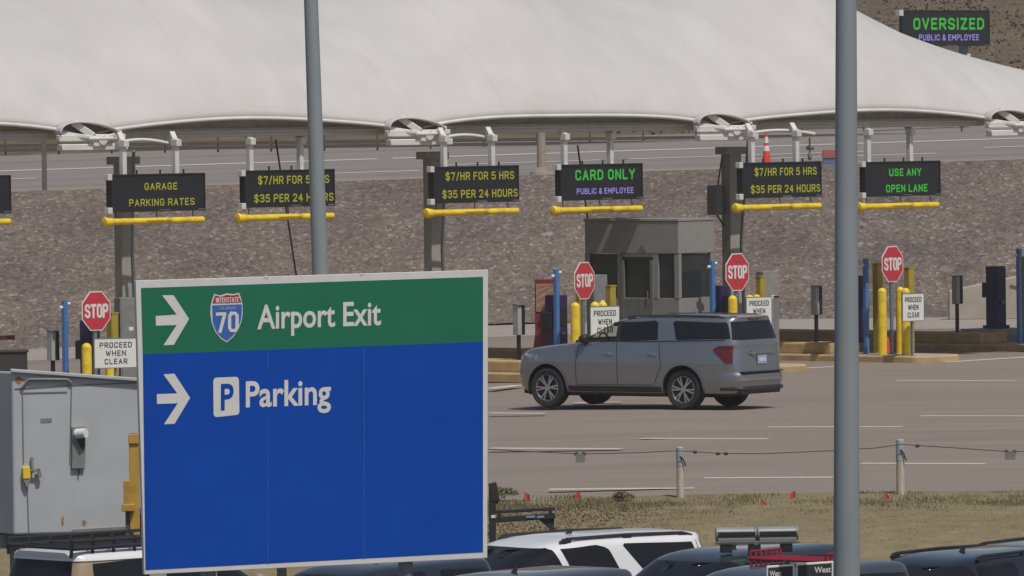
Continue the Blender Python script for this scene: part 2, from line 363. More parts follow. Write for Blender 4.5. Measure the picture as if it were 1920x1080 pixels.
# local frame: x along the row, y into the plaza
def eave(u):
    t = (u/BAY) % 1.0
    tr = .012*u   # corner height follows the photographed corners
    return 5.80+.02*math.sin(u)+.36*(1-(2*t-1)**2)**.62
PEAKS = [BAY*(k+.5) for k in range(-5, 2)]
def fab(u, v):
    g = math.sin(math.pi*min(1, max(0, v/DEPTH)))**.72
    val = 0
    hs = []
    for pk in PEAKS:
        r = math.hypot(u-pk, (v-DEPTH/2)*.35); hs.append(5.27*math.exp(-.168*r))
    if u < PEAKS[-1]+.5: hs.append(3.0-.5*max(0, u-PEAKS[-1]+2)*.3)
    k = 5.0; mxh = max(hs); val = mxh+math.log(sum(math.exp(k*(h-mxh)) for h in hs))/k
    return eave(u)*(1-g)+6.0*g+val*g
U0, U1 = -BAY*4, BAY*4  # right end lengthened out of view, added to shade the rear islands
mb = MB(); NU, NV = 460, 64
mb.grid(lambda a, b: Vector((U0+(U1-U0)*a, DEPTH*b**1.3, fab(U0+(U1-U0)*a, DEPTH*b**1.3))), NU, NV)
m_fab = bpy.data.materials.new('ptfe_fabric'); m_fab.use_nodes = True
n = m_fab.node_tree.nodes; l = m_fab.node_tree.links; p = n['Principled BSDF']; p.inputs['Roughness'].default_value = .65
p.inputs['Specular IOR Level'].default_value = .25
tc = n.new('ShaderNodeTexCoord'); mp = n.new('ShaderNodeMapping'); mp.inputs['Scale'].default_value = (.5, .12, .5); l.new(tc.outputs['Object'], mp.inputs[0])
no = n.new('ShaderNodeTexNoise'); no.inputs['Scale'].default_value = 2; no.inputs['Detail'].default_value = 6; l.new(mp.outputs[0], no.inputs[0])
cr = n.new('ShaderNodeValToRGB'); cr.color_ramp.elements[0].position = .3; cr.color_ramp.elements[1].position = .7
cr.color_ramp.elements[0].color = (.63, .61, .585, 1); cr.color_ramp.elements[1].color = (.70, .68, .655, 1)
l.new(no.outputs[0], cr.inputs[0])
wv = n.new('ShaderNodeTexWave'); wv.inputs['Scale'].default_value = .115; wv.inputs['Distortion'].default_value = 0; l.new(tc.outputs['Object'], wv.inputs[0])
c3 = n.new('ShaderNodeValToRGB'); c3.color_ramp.elements[0].position = 0; c3.color_ramp.elements[0].color = (.96, .96, .955, 1)
c3.color_ramp.elements[1].position = .006; c3.color_ramp.elements[1].color = (1, 1, 1, 1); l.new(wv.outputs[0], c3.inputs[0])
mx = n.new('ShaderNodeMix'); mx.data_type = 'RGBA'; mx.blend_type = 'MULTIPLY'; mx.inputs[0].default_value = 1
l.new(cr.outputs[0], mx.inputs[6]); l.new(c3.outputs[0], mx.inputs[7]); l.new(mx.outputs[2], p.inputs['Base Color'])
nw = n.new('ShaderNodeTexNoise'); nw.inputs['Scale'].default_value = .55; nw.inputs['Detail'].default_value = 4; l.new(tc.outputs['Object'], nw.inputs[0])
bp = n.new('ShaderNodeBump'); bp.inputs['Strength'].default_value = .13; bp.inputs['Distance'].default_value = .12; l.new(nw.outputs[0], bp.inputs['Height']); l.new(bp.outputs[0], p.inputs['Normal'])
tr = n.new('ShaderNodeBsdfTranslucent'); tr.inputs[0].default_value = (.7, .62, .5, 1)
ms = n.new('ShaderNodeMixShader'); ms.inputs[0].default_value = .24
l.new(p.outputs[0], ms.inputs[1]); l.new(tr.outputs[0], ms.inputs[2]); l.new(ms.outputs[0], n['Material Output'].inputs[0])
fo = mb.build('fabric_roof', m_fab, ca, fix=False)
sm = fo.modifiers.new('thick', 'SOLIDIFY'); sm.thickness = .02; sm.offset = -1
m_under = M('eave_beam_paint', (.50, .47, .42), .6, var=.06)
for k in range(-4, 4):
    u0 = k*BAY
    # edge rope in the fabric hem
    mb = MB(); mb.tube([(u0+BAY*t/24, -.02, eave(u0+BAY*t/24-(1e-4 if t == 24 else 0))-.02) for t in range(25)], .045, 8)
    mb.build('hem_cable', m_whitesteel, ca)
    mb = MB()
    mb.box((u0+BAY/2+.1, .40, 5.835), (BAY-1.3, .26, .20)); mb.box((u0+BAY/2+.3, .24, 5.86), (BAY-2.2, .06, .06))
    mb.build('eave_beam', m_under, ca, bevel=.03)
    mb = MB()
    for q in range(24):
        xa, xb = u0+.5+(BAY-1)*q/24, u0+.5+(BAY-1)*(q+1)/24
        mb.add([(xa, .62, 5.75), (xb, .62, 5.75), (xb, .62, eave(xb)+.25), (xa, .62, eave(xa)+.25)], [(0, 1, 2, 3)], 0, True)
    so2 = mb.build('soffit_panel', M('soffit_brown', (.58, .54, .47), .7), ca); so2.modifiers.new('t', 'SOLIDIFY').thickness = .03
    # arched stiffener tube
    mb = MB(); mb.tube([(u0+.6+(2.2 if k == 1 else 1.6)*t/10, -.12, 5.60+.10*math.sin(math.pi*t/10)) for t in range(11)], .042, 8)
    mb.build('arched_tube', m_whitesteel, ca)
for k in range(-4, 4):
    u0 = k*BAY
    # corner bracket: plate beam, clamp arms, shackle and turned-up fabric scoop
    mb = MB()
    mb.box((u0+.05, -.25, 5.55), (1.75, .24, .15)); mb.box((u0-.36, -.18, 5.76), (.95, .16, .15)); mb.box((u0+.55, -.18, 5.78), (.8, .12, .12))
    mb.box((u0+.15, -.32, 5.66), (.34, .2, .20)); mb.cyl((u0+.22, -.45, 5.70), (u0+.22, -.05, 5.70), .12)
    mb.bar((u0-.75, -.1, 5.88), (u0+.30, -.4, 5.72), .09); mb.bar((u0+.9, -.1, 5.88), (u0+.2, -.4, 5.72), .09)
    mb.bar((u0-.35, -.05, 6.12), (u0+.05, -.3, 5.8), .16); mb.cyl((u0-.15, -.42, 5.74), (u0+.5, -.42, 5.74), .045)
    mb.build('corner_bracket', m_whitesteel, ca, bevel=.02)
    def scoop(a, b):
        th = math.pi*a; x = u0-.12-.70*math.cos(th)+.2*a
        return Vector((x, -.3+.3*b, 5.84+.40*math.sin(th)**.7*(1-.62*a)))
    mb = MB(); mb.grid(scoop, 20, 5); so_ = mb.build('fabric_scoop', m_fab, ca, fix=False)
    s2 = so_.modifiers.new('t', 'SOLIDIFY'); s2.thickness = .03
    mb = MB(); mb.add([scoop(i/20, .8)-Vector((0, 0, .015)) for i in range(21)], [tuple(range(21))]); mb.build('scoop_shade', bpy.data.materials.get('scoop_shade_brown') or M('scoop_shade_brown', (.13, .11, .09), .8), ca, fix=False)  # dark sheet standing in for the shade inside the scoop
    # tie-down stay
for px, w in ((231, .34), (811, .34), (1371, .36), (1962, .34), (-380, .34)):
    d = rowd(px)+2.2; P = at(px, 300, d); lc = ca_l = Matrix.Rotation(-R(CD), 3, 'Z')@(Vector((P.x, P.y, 0))-Vector((O0.x, O0.y, 0)))
    gz = plaza_z(P.x)
    mb = MB(); mb.box((lc.x, lc.y, (gz+5.3)/2), (w, w, 5.3-gz)); mb.box((lc.x, lc.y, 5.22), (.62, .5, .18)); mb.box((lc.x, lc.y, gz+.1), (.6, .6, .2))
    mb.build('column', m_column, ca, bevel=.02)
    mb = MB(); mb.tube([(lc.x-.9, lc.y-1.9, 5.45), (lc.x-.1, lc.y-.5, 3.0), (lc.x+.15, lc.y-.3, .3+gz)], .04, 8); mb.build('stay_rod', m_greysteel, ca)
for px, (x0, y0, x1, y1) in ((0, (517, 262, 556, 520)), (1, (1083, 272, 1110, 470))):
    a = at(x0, y0, rowd(x0)+3); b = at(x1, y1, rowd(x1)+3)
    L = lambda P: Matrix.Rotation(-R(CD), 3, 'Z')@(Vector((P.x, P.y, 0))-Vector((O0.x, O0.y, 0)))+Vector((0, 0, P.z))
    b2 = b+(b-a)*((b.z-plaza_z(b.x))/(a.z-b.z)); mb = MB(); mb.tube([L(a), L(b2)], .022, 6); mb.build('guy_wire', m_cable, ca)
jb = at(1341, 375, rowd(1371)+2.2-.1)
t = thing('junction_box', 'dark grey electrical box strapped to the canopy column, cable drooping below', 'junction box', jb, R(CD+10))
mb = MB(); mb.box((0, 0, 0), (.30, .28, .72)); mb.box((.0, -.15, 0), (.25, .03, .62)); mb.build('housing', m_grey, t, bevel=.015)
mb = MB(); mb.tube([(.1, 0, .36), (.16, -.06, .9), (.26, -.05, 1.2)], .02, 6); mb.tube([(.05, 0, -.36), (.12, -.1, -.55), (.28, -.1, -.75)], .022, 6); mb.build('cable', m_cable, t)

# ------------------------------------------------------------------ LED lane signs
LW, LH = 2.83, .855
def led_sign(px, py, yaw, lines, label, w=LW, h=LH, d=None, hang=((.16, 1), (.72, 1)), name='led_lane_sign', up=None, d_off=0):
    d = d or rowd(px)+d_off; P = at(px, py, d)
    t = thing(name, label, 'led sign', P, R(yaw), 'electronic lane signs'); fy = .1 if d_off < 0 else .3
    mb = MB(); mb.box((0, .09, 0), (w, .18, h)); mb.build('cabinet', m_led, t, bevel=.012)
    mb = MB(); e = .03
    for (cx, cz, sx, sz) in ((0, h/2-e/2, w, e), (0, -h/2+e/2, w, e), (-w/2+e/2, 0, e, h-2*e), (w/2-e/2, 0, e, h-2*e)): mb.box((cx, -.008, cz), (sx, .02, sz))
    mb.build('bezel', m_black, t)
    for s, x0, x1, vc, vh, col, b in lines:
        zc = h/2-vc*h
        for mb in stroke_words(s, lambda x, y, o: Vector((x, -.006-o, y)), -w/2+x0*w, -w/2+x1*w, zc-vh*h/2, zc+vh*h/2, .19 if col == 'g' else .17):
            mb.build('led_text', {'y': m_led_y, 'g': m_led_g, 'v': m_led_v}[col], t, fix=False)
    kb = w/2.83
    for zz in (h/2-.06*kb, -h/2+.04*kb):
        mb = MB(); mb.box((-w/2-.07*kb, .02, zz), (.13*kb, .14*kb, .14*kb)); mb.build('bracket', m_whitesteel, t, bevel=.01)
    for k, xx in enumerate((-.2, .05, .30)):
        mb = MB(); mb.cyl((xx*w, .09, h/2), (xx*w, .09, h/2+.09), .022, n=8); mb.build('lug', m_black, t)
    mb = MB(); mb.box((.06*w, -.012, -h/2+.025), (.12*w, .012, .03)); mb.box((.46*w, -.012, -h/2+.03), (.07*w, .012, .03)); mb.build('maker_strip', m_grey, t)
    for hx, _ in hang:
        x = -w/2+hx*w; mb = MB(); top = up or (5.72-P.z)
        mb.box((x, fy, (h/2+top)/2-.1), (.125, .125, top-h/2+.2)); mb.box((x, fy-.03, top-.1), (.155, .2, .15)); mb.bar((x, fy, top-.08), (x+.12, fy+.25, top+.12), .12)
        mb.box((x, .2, h/2-.1), (.1, .1, .2))
        mb.build('hanger', m_whitesteel, t, bevel=.01)
    return t
RATE = lambda a, b, c, d: [('$7/HR FOR 5 HRS', a, b, .27, .22, 'y', .012), ('$35 PER 24 HOURS', c, d, .755, .22, 'y', .012)]
Y1 = 45
LEDS = [(-70, 366, [], 'black lane sign cut off by the left edge of the photo, no words in view'),
        (297, 361, [('GARAGE', .35, .70, .335, .19, 'y', .012), ('PARKING RATES', .185, .885, .755, .19, 'y', .012)], 'black led sign reading garage parking rates in yellow'),
        (543.5, 353, RATE(.145, .94, .10, .985), 'black led sign of yellow hourly rates partly hidden behind the grey pole'),
        (893, 345.5, RATE(.14, .945, .10, .985), 'black led sign of yellow hourly rates directly left of the card only sign'),
        (1128, 341, [('CARD ONLY', .18, .905, .30, .29, 'g', .018), ('PUBLIC & EMPLOYEE', .195, .885, .75, .165, 'v', .012)], 'black led sign reading card only in green above violet public and employee'),
        (1466, 337, RATE(.155, .94, .105, .985), 'black led sign of yellow hourly rates below the orange traffic cone'),
        (1692.5, 335, [('USE ANY', .32, .745, .315, .22, 'g', .015), ('OPEN LANE', .275, .825, .775, .22, 'g', .015)], 'black led sign reading use any open lane in green')]
WD = [LW, 2.86, 2.84, 2.80, 2.80, 2.80, 2.76]
for (px, py, lines, lab), w in zip(LEDS, WD):
    doff = -.75 if px in (-70, 297, 893, 1466) else .1
    led_sign(px, py, Y1, lines, lab, w=w, d_off=doff)
    # hanging clearance bar
    d = rowd(px)+doff; P = at(px-8, py+{297: 53, 543.5: 54}.get(px, 52 if px < 1400 else 51), d)
    names = {-70: 'yellow clearance bar cut off by the left edge of the photo', 297: 'yellow clearance bar hanging under the garage parking rates sign',
             543.5: 'yellow clearance bar passing behind the grey pole', 893: 'yellow clearance bar hanging left of the card only lane',
             1128: 'yellow clearance bar hanging under the card only sign', 1466: 'yellow clearance bar under the rates sign beside the electrical box column',
             1692.5: 'yellow clearance bar hanging under the use any open lane sign'}
    t = thing('clearance_bar', names[px], 'clearance bar', P, R(Y1), 'yellow clearance bars')
    L = 2.98 if px < 1600 else 2.85
    mb = MB(); mb.cyl((-L/2+.12, 0, 0), (L/2, 0, 0), .075, n=20); mb.build('pipe', m_yellow, t)
    mb = MB(); mb.lathe([(.06, .34), (.095, .18), (.115, .12), (.115, .0), (.10, -.03), (.02, -.045)], (-L/2, 0, 0), 'X', 20); mb.build('end_cap', m_yellow, t, sharp=40)
    mb = MB()
    mb.box((.08, -.0755, 0), (.72, .006, .026))
    mb.build('worn_strip', M('worn_olive', (.30, .22, .03), .7) if 'worn_olive' not in bpy.data.materials else bpy.data.materials['worn_olive'], t)
    for x in (-1.15, .1, 1.2):
        mb = MB(); mb.cyl((x, 0, .06), (x, .05, .36), .012, n=6); mb.build('hanging_cord', m_cable, t)
OD = 277
t = led_sign(1774, 53, 40, [('OVERSIZED', .125, .935, .375, .33, 'g', .018), ('PUBLIC & EMPLOYEE', .187, .875, .755, .17, 'v', .012)],
             'black led sign reading oversized standing high against the hillside behind the canopy edge', w=4.62, h=1.38, d=OD, hang=())
b0 = at(1812, 110, OD); mb = MB(); q = Matrix.Rotation(-R(40), 3, 'Z')@(b0-t.location)
q = Vector((1.27, .38, 0)); mb.box((q.x, q.y, -2.0), (.26, .26, 5.2)); mb.box((q.x, q.y, -.2), (.3, .32, .4)); mb.build('pole', m_greysteel, t)
mb = MB(); mb.bar((q.x-.26, q.y-.15, -1.55), (q.x+.1, q.y-.15, -.98), .18); mb.build('strut', m_whitesteel, t)

# ------------------------------------------------------------------ islands and lane furniture
TD = Vector((-.75, .66, 0)).normalized(); ND = Vector((.66, .75, 0)).normalized(); IA = math.atan2(TD.y, TD.x)
NOSE = {1: atz(262, 790, -.35), 2: atz(1158, 717, 0), 3: atz(1448, 700, 0), 4: atz(1737, 681, 0), 5: atz(2015, 661, 0), 6: atz(2080, 628, 0)}
NOSE[1].z = plaza_z(NOSE[1].x)
IW = 1.7
def isl_pt(k, px, off=0.0, z=None):
    """point on island k's centre line that the camera sees in image column px"""
    b = NOSE[k]+ND*(IW/2+off); c = (px-960)/F + math.tan(ROLL)*0
    # solve X = c*Y along the line, corrected for roll by a short iteration
    best = None
    for it in range(3):
        t = (c*b.y-b.x)/(TD.x-c*TD.y); P = b+TD*t
        zz = (NOSE[k].z+.15) if z is None else z
        v = Vector((P.x, P.y, zz))-CAM; pp = 960+F*v.dot(_r)/v.dot(_f); c += (px-pp)/F
    P.z = zz; return P
ISL = {1: 'left of the big blue sign', 2: 'behind the front of the silver suv', 3: 'running left from the third stop sign',
       4: 'with the rightmost stop sign on its nose', 5: 'cut off at the right edge', 6: 'carrying the tall purple machine at the far right'}
for k, N in NOSE.items():
    if k == 6: continue
    t = thing('lane_island', 'raised lane island with faded yellow kerb '+ISL[k], 'traffic island', N, IA, 'lane islands')
    # local x runs into the lane; local y is across (negative = away from camera)
    prof = []
    Lg = 11
    for i in range(13):
        a = -math.pi/2+math.pi*i/12; prof.append((IW/2*.55-IW/2*.55*math.cos(a), -IW/2+IW/2*math.sin(a)))
    prof += [(Lg, 0), (Lg, -IW)]
    sc = lambda f: [(f+(x if x < Lg else x-2*f)*(1 if x >= Lg else 1), -IW/2+(y+IW/2)*(1-2*f/IW)) for x, y in prof]
    mb = MB(); a = sc(0); b = sc(.03)
    mb.loft([[Vector((x, y, -.05)) for x, y in a], [Vector((x, y, .13)) for x, y in a], [Vector((x, y, .165)) for x, y in b]], 0, True, False)
    mb.build('kerb', m_kerb, t, bevel=0)
    c = sc(.16); mb = MB(); mb.loft([[Vector((x, y, .12)) for x, y in c], [Vector((x, y, .172)) for x, y in c]], 0, True, False); mb.build('island_top', m_conc, t)
    # second step: plinth the machines stand on
    mb = MB(); mb.box((7.0, -IW/2, .30), (7.6, 1.15, .27)); mb.build('plinth', m_kerb, t, bevel=.04)

def place(P, z=None): return Vector((P.x, P.y, P.z if z is None else z))
# bollards ------------------------------------------------
def mk_bollard(label, P, r=.11, h=1.62):
    t = thing('bollard', label, 'bollard', P, 0, 'yellow bollards')
    prof = [(r, 0), (r, h-r)]+[(r*math.cos(a), h-r+r*math.sin(a)) for a in [math.pi/2*i/6 for i in range(1, 6)]]+[(.005, h)]
    mb = MB(); mb.lathe(prof, n=24); mb.build('post', m_yellow, t, sharp=60)
    mb = MB(); mb.lathe([(r+.004, h-.17), (r+.004, h-.15)], n=24); mb.build('band', M('amber_band', (.55, .36, .03), .6), t) if False else None
    return t
BOL = [(1, 164, -.35, 'thick yellow bollard left below the leftmost stop sign'), (1, 208, .35, 'yellow bollard behind the wide proceed when clear sign'),
       (2, 1080, -.4, 'yellow bollard standing between the blue post and the second stop sign'), (2, 1117, .15, 'yellow bollard behind the proceed sign above the suv hood, left of a pair'),
       (2, 1131, .5, 'yellow bollard behind the proceed sign above the suv hood, right of a pair'),
       (3, 1375, -.4, 'yellow bollard just left of the stop sign post above the suv roof'), (3, 1407, .15, 'yellow bollard behind the proceed sign above the suv tail, left of a pair'),
       (3, 1420, .5, 'yellow bollard behind the proceed sign above the suv tail, right of a pair'),
       (4, 1655, -.5, 'full height yellow bollard left of the rightmost stop sign post'), (4, 1699, -.35, 'full height yellow bollard right of the rightmost stop sign post'),
       (4, 1689, .45, 'yellow bollard half hidden behind the bollard under the rightmost proceed sign')]
for k, px, off, lab in BOL:
    mk_bollard(lab, isl_pt(k, px, off), h=1.66 if k != 1 else 1.5)
P = isl_pt(4, 1664, .25); t = thing('road_cone', 'small red cone squeezed between the bollard and the rightmost stop sign post', 'traffic cone', P)
mb = MB(); mb.lathe([(.13, .03), (.035, .42), (.03, .43), (.005, .43)], n=20); mb.build('cone', M('cone_red', (.55, .03, .03), .5), t, sharp=40)
mb = MB(); mb.box((0, 0, .015), (.32, .32, .03)); mb.build('base', m_black, t, bevel=.005)
# stop signs and proceed signs ----------------------------
def oct_pts(r): return [(r*math.cos(R(22.5+45*i))/math.cos(R(22.5)), r*math.sin(R(22.5+45*i))/math.cos(R(22.5))) for i in range(8)]
def stop_sign(k, px, py, yaw, size, lab):
    P = isl_pt(k, px, -.1); top = at(px, py, P.y); H = top.z-P.z
    t = thing('stop_sign', lab, 'stop sign', P, R(yaw), 'red stop signs')
    mb = MB(); mb.box((0, .05, (H+.35)/2), (.10, .05, H+.35)); mb.box((0, .05, .02), (.22, .18, .04)); mb.build('post', m_greysteel, t, bevel=.006)
    r = size/2; mb = MB(); mb.prism([(x, 0, H+z) for x, z in oct_pts(r)], (0, .014, 0)); mb.build('sign_panel', m_signwhite, t)
    mb = MB(); mb.prism([(x, -.004, H+z) for x, z in oct_pts(r*.945)], (0, .0035, 0)); mb.build('red_face', m_red, t)
    stroke_words('STOP', lambda x, y, o: Vector((x, -.008-o, H+y)), -r*.80, r*.80, -r*.36, r*.36, .19, .16)[0].build('lettering', m_signwhite, t, fix=False)
    mb = MB()
    for zz in (.62*r, -.62*r): mb.cyl((0, -.012, H+zz), (0, .0, H+zz), .02, n=8)
    mb.build('bolt', m_greysteel, t)
stop_sign(1, 183, 583, 47, .86, 'leftmost red stop sign beside a yellow bollard at the photo left')
stop_sign(2, 1098, 526, 57, .86, 'narrow looking red stop sign above the silver suv hood')
stop_sign(3, 1384.5, 510, 50, .89, 'red stop sign above the tail of the silver suv')
stop_sign(4, 1675.5, 495, 51, .88, 'rightmost red stop sign just right of the thick grey pole')
def proceed(k, px, py, yaw, w, h, lab, off=-.55):
    P0 = isl_pt(k, px, off); c = at(px, py, P0.y-.25)
    t = thing('proceed_sign', lab, 'notice sign', (c.x, c.y, NOSE[k].z+.16), R(yaw), 'proceed when clear signs'); H = c.z-(NOSE[k].z+.16)
    mb = MB(); mb.box((0, 0, H), (w, .012, h)); mb.build('panel', m_signwhite, t, bevel=.004)
    e = .018; mb = MB()
    for (cx, cz, sx, sz) in ((0, h/2-e/2, w, e), (0, -h/2+e/2, w, e), (-w/2+e/2, 0, e, h-2*e), (w/2-e/2, 0, e, h-2*e)): mb.box((cx, 0, H+cz), (sx, .022, sz))
    mb.build('frame', m_greysteel, t)
    for s, zz, ww in (('PROCEED', .27, .37), ('WHEN', .0, .23), ('CLEAR', -.27, .26)):
        stroke_words(s, lambda x, y, o: Vector((x, -.010-o, H+y)), -ww*w, ww*w, (zz-.09)*h, (zz+.09)*h, .15, .24)[0].build('lettering', m_ink, t, fix=False)
    mb = MB(); mb.box((0, .045, (H+h/2)/2-.05), (.05, .05, H+h/2-.1)); mb.build('post', m_greysteel, t)
proceed(1, 217, 662, 22, 1.0, .66, 'wide white proceed when clear sign at the photo left')
proceed(2, 1134, 603, 35, .84, .72, 'white proceed when clear sign half hidden by the suv windscreen')
proceed(3, 1423, 583, 38, .80, .68, 'white proceed when clear sign above the suv rear window')
proceed(4, 1712, 576, 42, .76, .69, 'white proceed when clear sign on the rightmost stop sign island')
# blue posts ----------------------------------------------
def blue_post(k, px, ytop, lab):
    P = isl_pt(k, px, -.1); H = at(px, ytop, P.y).z-P.z
    t = thing('blue_post', lab, 'post', P, R(45), 'blue lane posts')
    mb = MB(); mb.box((0, 0, H/2), (.105, .105, H)); mb.build('post', m_blue, t, bevel=.008)
    for sx, dz in ((-1, -.10), (1, -.02)):
        mb = MB(); mb.lathe([(.03, -.04), (.042, -.02), (.042, .03), (.02, .05)], (sx*.085, -.03*sx, H-.06+dz), 'X', 12); mb.build('lamp', m_white, t)
blue_post(1, 124, 563, 'blue square post left of the leftmost stop sign')
blue_post(2, 1045, 505, 'blue square post between red deflector and second stop sign')
blue_post(3, 1337.5, 488, 'blue square post at the right corner of the grey booth')
blue_post(4, 1625, 485, 'blue square post just right of the thick grey pole')
blue_post(5, 1912, 466, 'blue square post at the right edge of the photo')
# lane signal boxes on thin posts ------------------------
def signal(k, px, y0, y1, lab):
    P = isl_pt(k, px, .0, NOSE[k].z+.43); a = at(px, y0, P.y).z-P.z; b = at(px, y1, P.y).z-P.z
    t = thing('lane_signal', lab, 'lane signal', P, R(40), 'lane signal boxes')
    mb = MB(); mb.box((0, 0, a/2), (.07, .07, a)); mb.build('post', m_black, t)
    mb = MB(); mb.box((0, -.01, (a+b)/2), (.20, .20, a-b)); mb.build('housing', bpy.data.materials.get('signal_grey') or M('signal_grey', (.40, .40, .385), .55), t, bevel=.015)
    mb = MB(); mb.box((.05, -.117, (a+b)/2), (.09, .012, (a-b)*.97)); mb.build('lens_panel', m_black, t)
    mb = MB(); mb.box((0, -.02, a+.012), (.23, .25, .02)); mb.build('hood', m_grey, t)
signal(1, 100, 621, 676, 'slim grey lane signal box left of the leftmost blue post')
signal(2, 973, 572, 628, 'slim grey lane signal box between the big sign and the red deflector')
signal(4, 1531, 537, 590, 'slim dark lane signal box left of the thick grey pole')
signal(5, 1795, 518, 570, 'slim grey lane signal box left of the tall purple machine')
# purple ticket machines ---------------------------------
def machine(P, w, H, lab, rz=45, box=True):
    t = thing('ticket_machine', lab, 'ticket machine', P, R(rz), 'purple ticket machines')
    mb = MB(); mb.box((0, 0, H/2), (w, w*.9, H)); mb.build('cabinet', m_purple, t, bevel=.025)
    mb = MB(); mb.box((0, -w*.45-.006, H*.68), (w*.72, .012, H*.3)); mb.build('screen_panel', m_black, t)
    mb = MB(); mb.box((w*.1, -w*.45-.02, H*.42), (w*.3, .04, H*.05)); mb.build('ticket_slot', m_grey, t)
    if box:
        mb = MB(); mb.box((-w*.72, 0, H*.62), (w*.5, w*.7, H*.24)); mb.build('reader_box', m_black, t, bevel=.01)
    mb = MB(); mb.box((0, 0, .04), (w*1.25, w*1.2, .08)); mb.build('base', m_black, t)
def machine_at(k, px, ytop, w, lab, off=.15, **kw):
    P = isl_pt(k, px, off, NOSE[k].z+.43); machine(P, w, at(px, ytop, P.y).z-P.z, lab, **kw)
machine_at(1, 170, 600, .34, 'dark purple ticket machine behind the leftmost stop sign')
machine_at(2, 1044, 553, .40, 'dark purple ticket machine standing beside the red deflector')
machine_at(3, 1354, 535, .28, 'dark purple ticket machine at the right end of the grey booth', box=False)
machine_at(4, 1614, 517, .26, 'dark purple ticket machine edging out behind the thick grey pole', box=False)
P = atz(1868, 615, .2); t = thing('concrete_pad', 'low concrete pad under the tall purple machine', 'pad', (P.x, P.y, 0), R(45)); mb = MB(); mb.box((0, 0, .09), (1.5, 1.3, .2)); mb.build('slab', m_conc, t, bevel=.03)
machine(P, .42, at(1868, 499, P.y).z-P.z, 'tall dark purple ticket machine standing alone near the right edge')
# yellow equipment housings behind the stop signs, canopy shade painted into their darker olive ---
m_shadeyel = M('shade_olive_yellow', (.40, .295, .035), .6, var=.12, dirt=(.2, .15, .05), dscale=3, damt=.5)
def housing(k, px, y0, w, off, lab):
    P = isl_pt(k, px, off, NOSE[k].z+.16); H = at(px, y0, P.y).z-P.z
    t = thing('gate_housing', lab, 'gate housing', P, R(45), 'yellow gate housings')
    mb = MB(); mb.box((0, 0, H/2), (w, w*.9, H)); mb.build('cabinet', m_shadeyel, t, bevel=.02)
    mb = MB(); mb.box((0, -w*.45-.006, H*.55), (w*.8, .01, H*.6)); mb.build('door', m_shadeyel, t, bevel=.004)
    mb = MB(); mb.box((0, 0, H+.015), (w*1.1, w, .03)); mb.build('lid', m_shadeyel, t)
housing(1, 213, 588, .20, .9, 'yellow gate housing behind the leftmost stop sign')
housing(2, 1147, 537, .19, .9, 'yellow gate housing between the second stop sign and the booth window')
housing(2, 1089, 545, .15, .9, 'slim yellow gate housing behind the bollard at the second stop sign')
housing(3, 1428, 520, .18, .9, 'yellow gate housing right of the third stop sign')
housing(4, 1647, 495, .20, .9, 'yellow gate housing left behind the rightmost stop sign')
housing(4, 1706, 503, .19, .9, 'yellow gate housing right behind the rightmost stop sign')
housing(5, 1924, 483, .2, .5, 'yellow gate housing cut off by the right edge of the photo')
# grey cabinets -------------------------------------------
def cabinet(P, w, dpt, H, lab, rz=45, mat=None):
    t = thing('control_cabinet', lab, 'cabinet', P, R(rz), 'grey control cabinets')
    mb = MB(); mb.box((0, 0, H/2), (w, dpt, H)); mb.build('body', mat or m_grey, t, bevel=.015)
    mb = MB(); mb.box((0, -dpt/2-.006, H*.52), (w*.86, .012, H*.86)); mb.build('door', mat or m_grey, t, bevel=.004)
    mb = MB(); mb.box((.12*w, -dpt/2-.014, H*.72), (w*.25, .006, .08)); mb.build('notice', m_signwhite, t)
    mb = MB(); mb.cyl((-.33*w, -dpt/2-.03, H*.5), (-.33*w, -dpt/2-.03, H*.58), .012, n=8); mb.build('handle', m_black, t)
P = isl_pt(1, 238, 1.3); cabinet(P, .42, .3, at(238, 558, P.y).z-P.z, 'dark grey control cabinet at the foot of the left canopy column', 30)
P = isl_pt(2, 1121, 1.2); cabinet(P, .40, .3, at(1121, 515, P.y).z-P.z, 'grey control cabinet with white notice behind the second stop sign', 35)
P = isl_pt(3, 1440, 1.2); cabinet(P, .46, .3, at(1440, 508, P.y).z-P.z, 'grey control cabinet behind the proceed sign above the suv tail', 35, M('pale_grey_paint', (.25, .24, .22), .6))
# dark posts
P = isl_pt(3, 1457, .5); t = thing('steel_post', 'short dark steel post right of the proceed sign above the suv tail', 'post', P)
mb = MB(); mb.box((0, 0, .8), (.12, .12, 1.6)); mb.build('shaft', m_grey, t, bevel=.01); mb = MB(); mb.box((0, 0, 1.615), (.14, .14, .03)); mb.build('cap', m_black, t)
# red deflector -------------------------------------------
P = isl_pt(2, 1022, .2, NOSE[2].z+.16)
H = at(1022, 523, P.y).z-P.z
t = thing('red_deflector', 'red steel deflector with flared foot and striped board on the island', 'crash deflector', P, 0)
m_rp = M('dull_red_paint', (.17, .023, .02), .5, var=.15)
pr = [(-.62, 0), (.30, 0), (.30, H*.98), (.26, H), (-.22, H), (-.22, H*.42), (-.26, H*.28), (-.36, H*.15), (-.56, H*.05)]
mb = MB(); mb.prism([(x, -.12, z) for x, z in pr], (0, .24, 0)); mb.build('body', m_rp, t, bevel=.012)
mb = MB(); mb.box((.04, -.135, H*.80), (.46, .02, H*.30)); mb.build('striped_board', M('dull_board', (.28, .25, .22), .6), t)
m_or = M('orange_stripe', (.40, .13, .05), .5)
mb = MB()
z0, z1 = H*.655, H*.945
for i in range(4):
    zz = z0+i*.17; P4 = [(-.17, zz), (.25, zz+.25), (.25, zz+.34), (-.17, zz+.09)]
    P4 = [(x, min(z1, z)) for x, z in P4]
    if P4[3][1] > P4[0][1]: mb.prism([(x, -.149, z) for x, z in P4], (0, .003, 0))
mb.build('stripe', m_or, t)
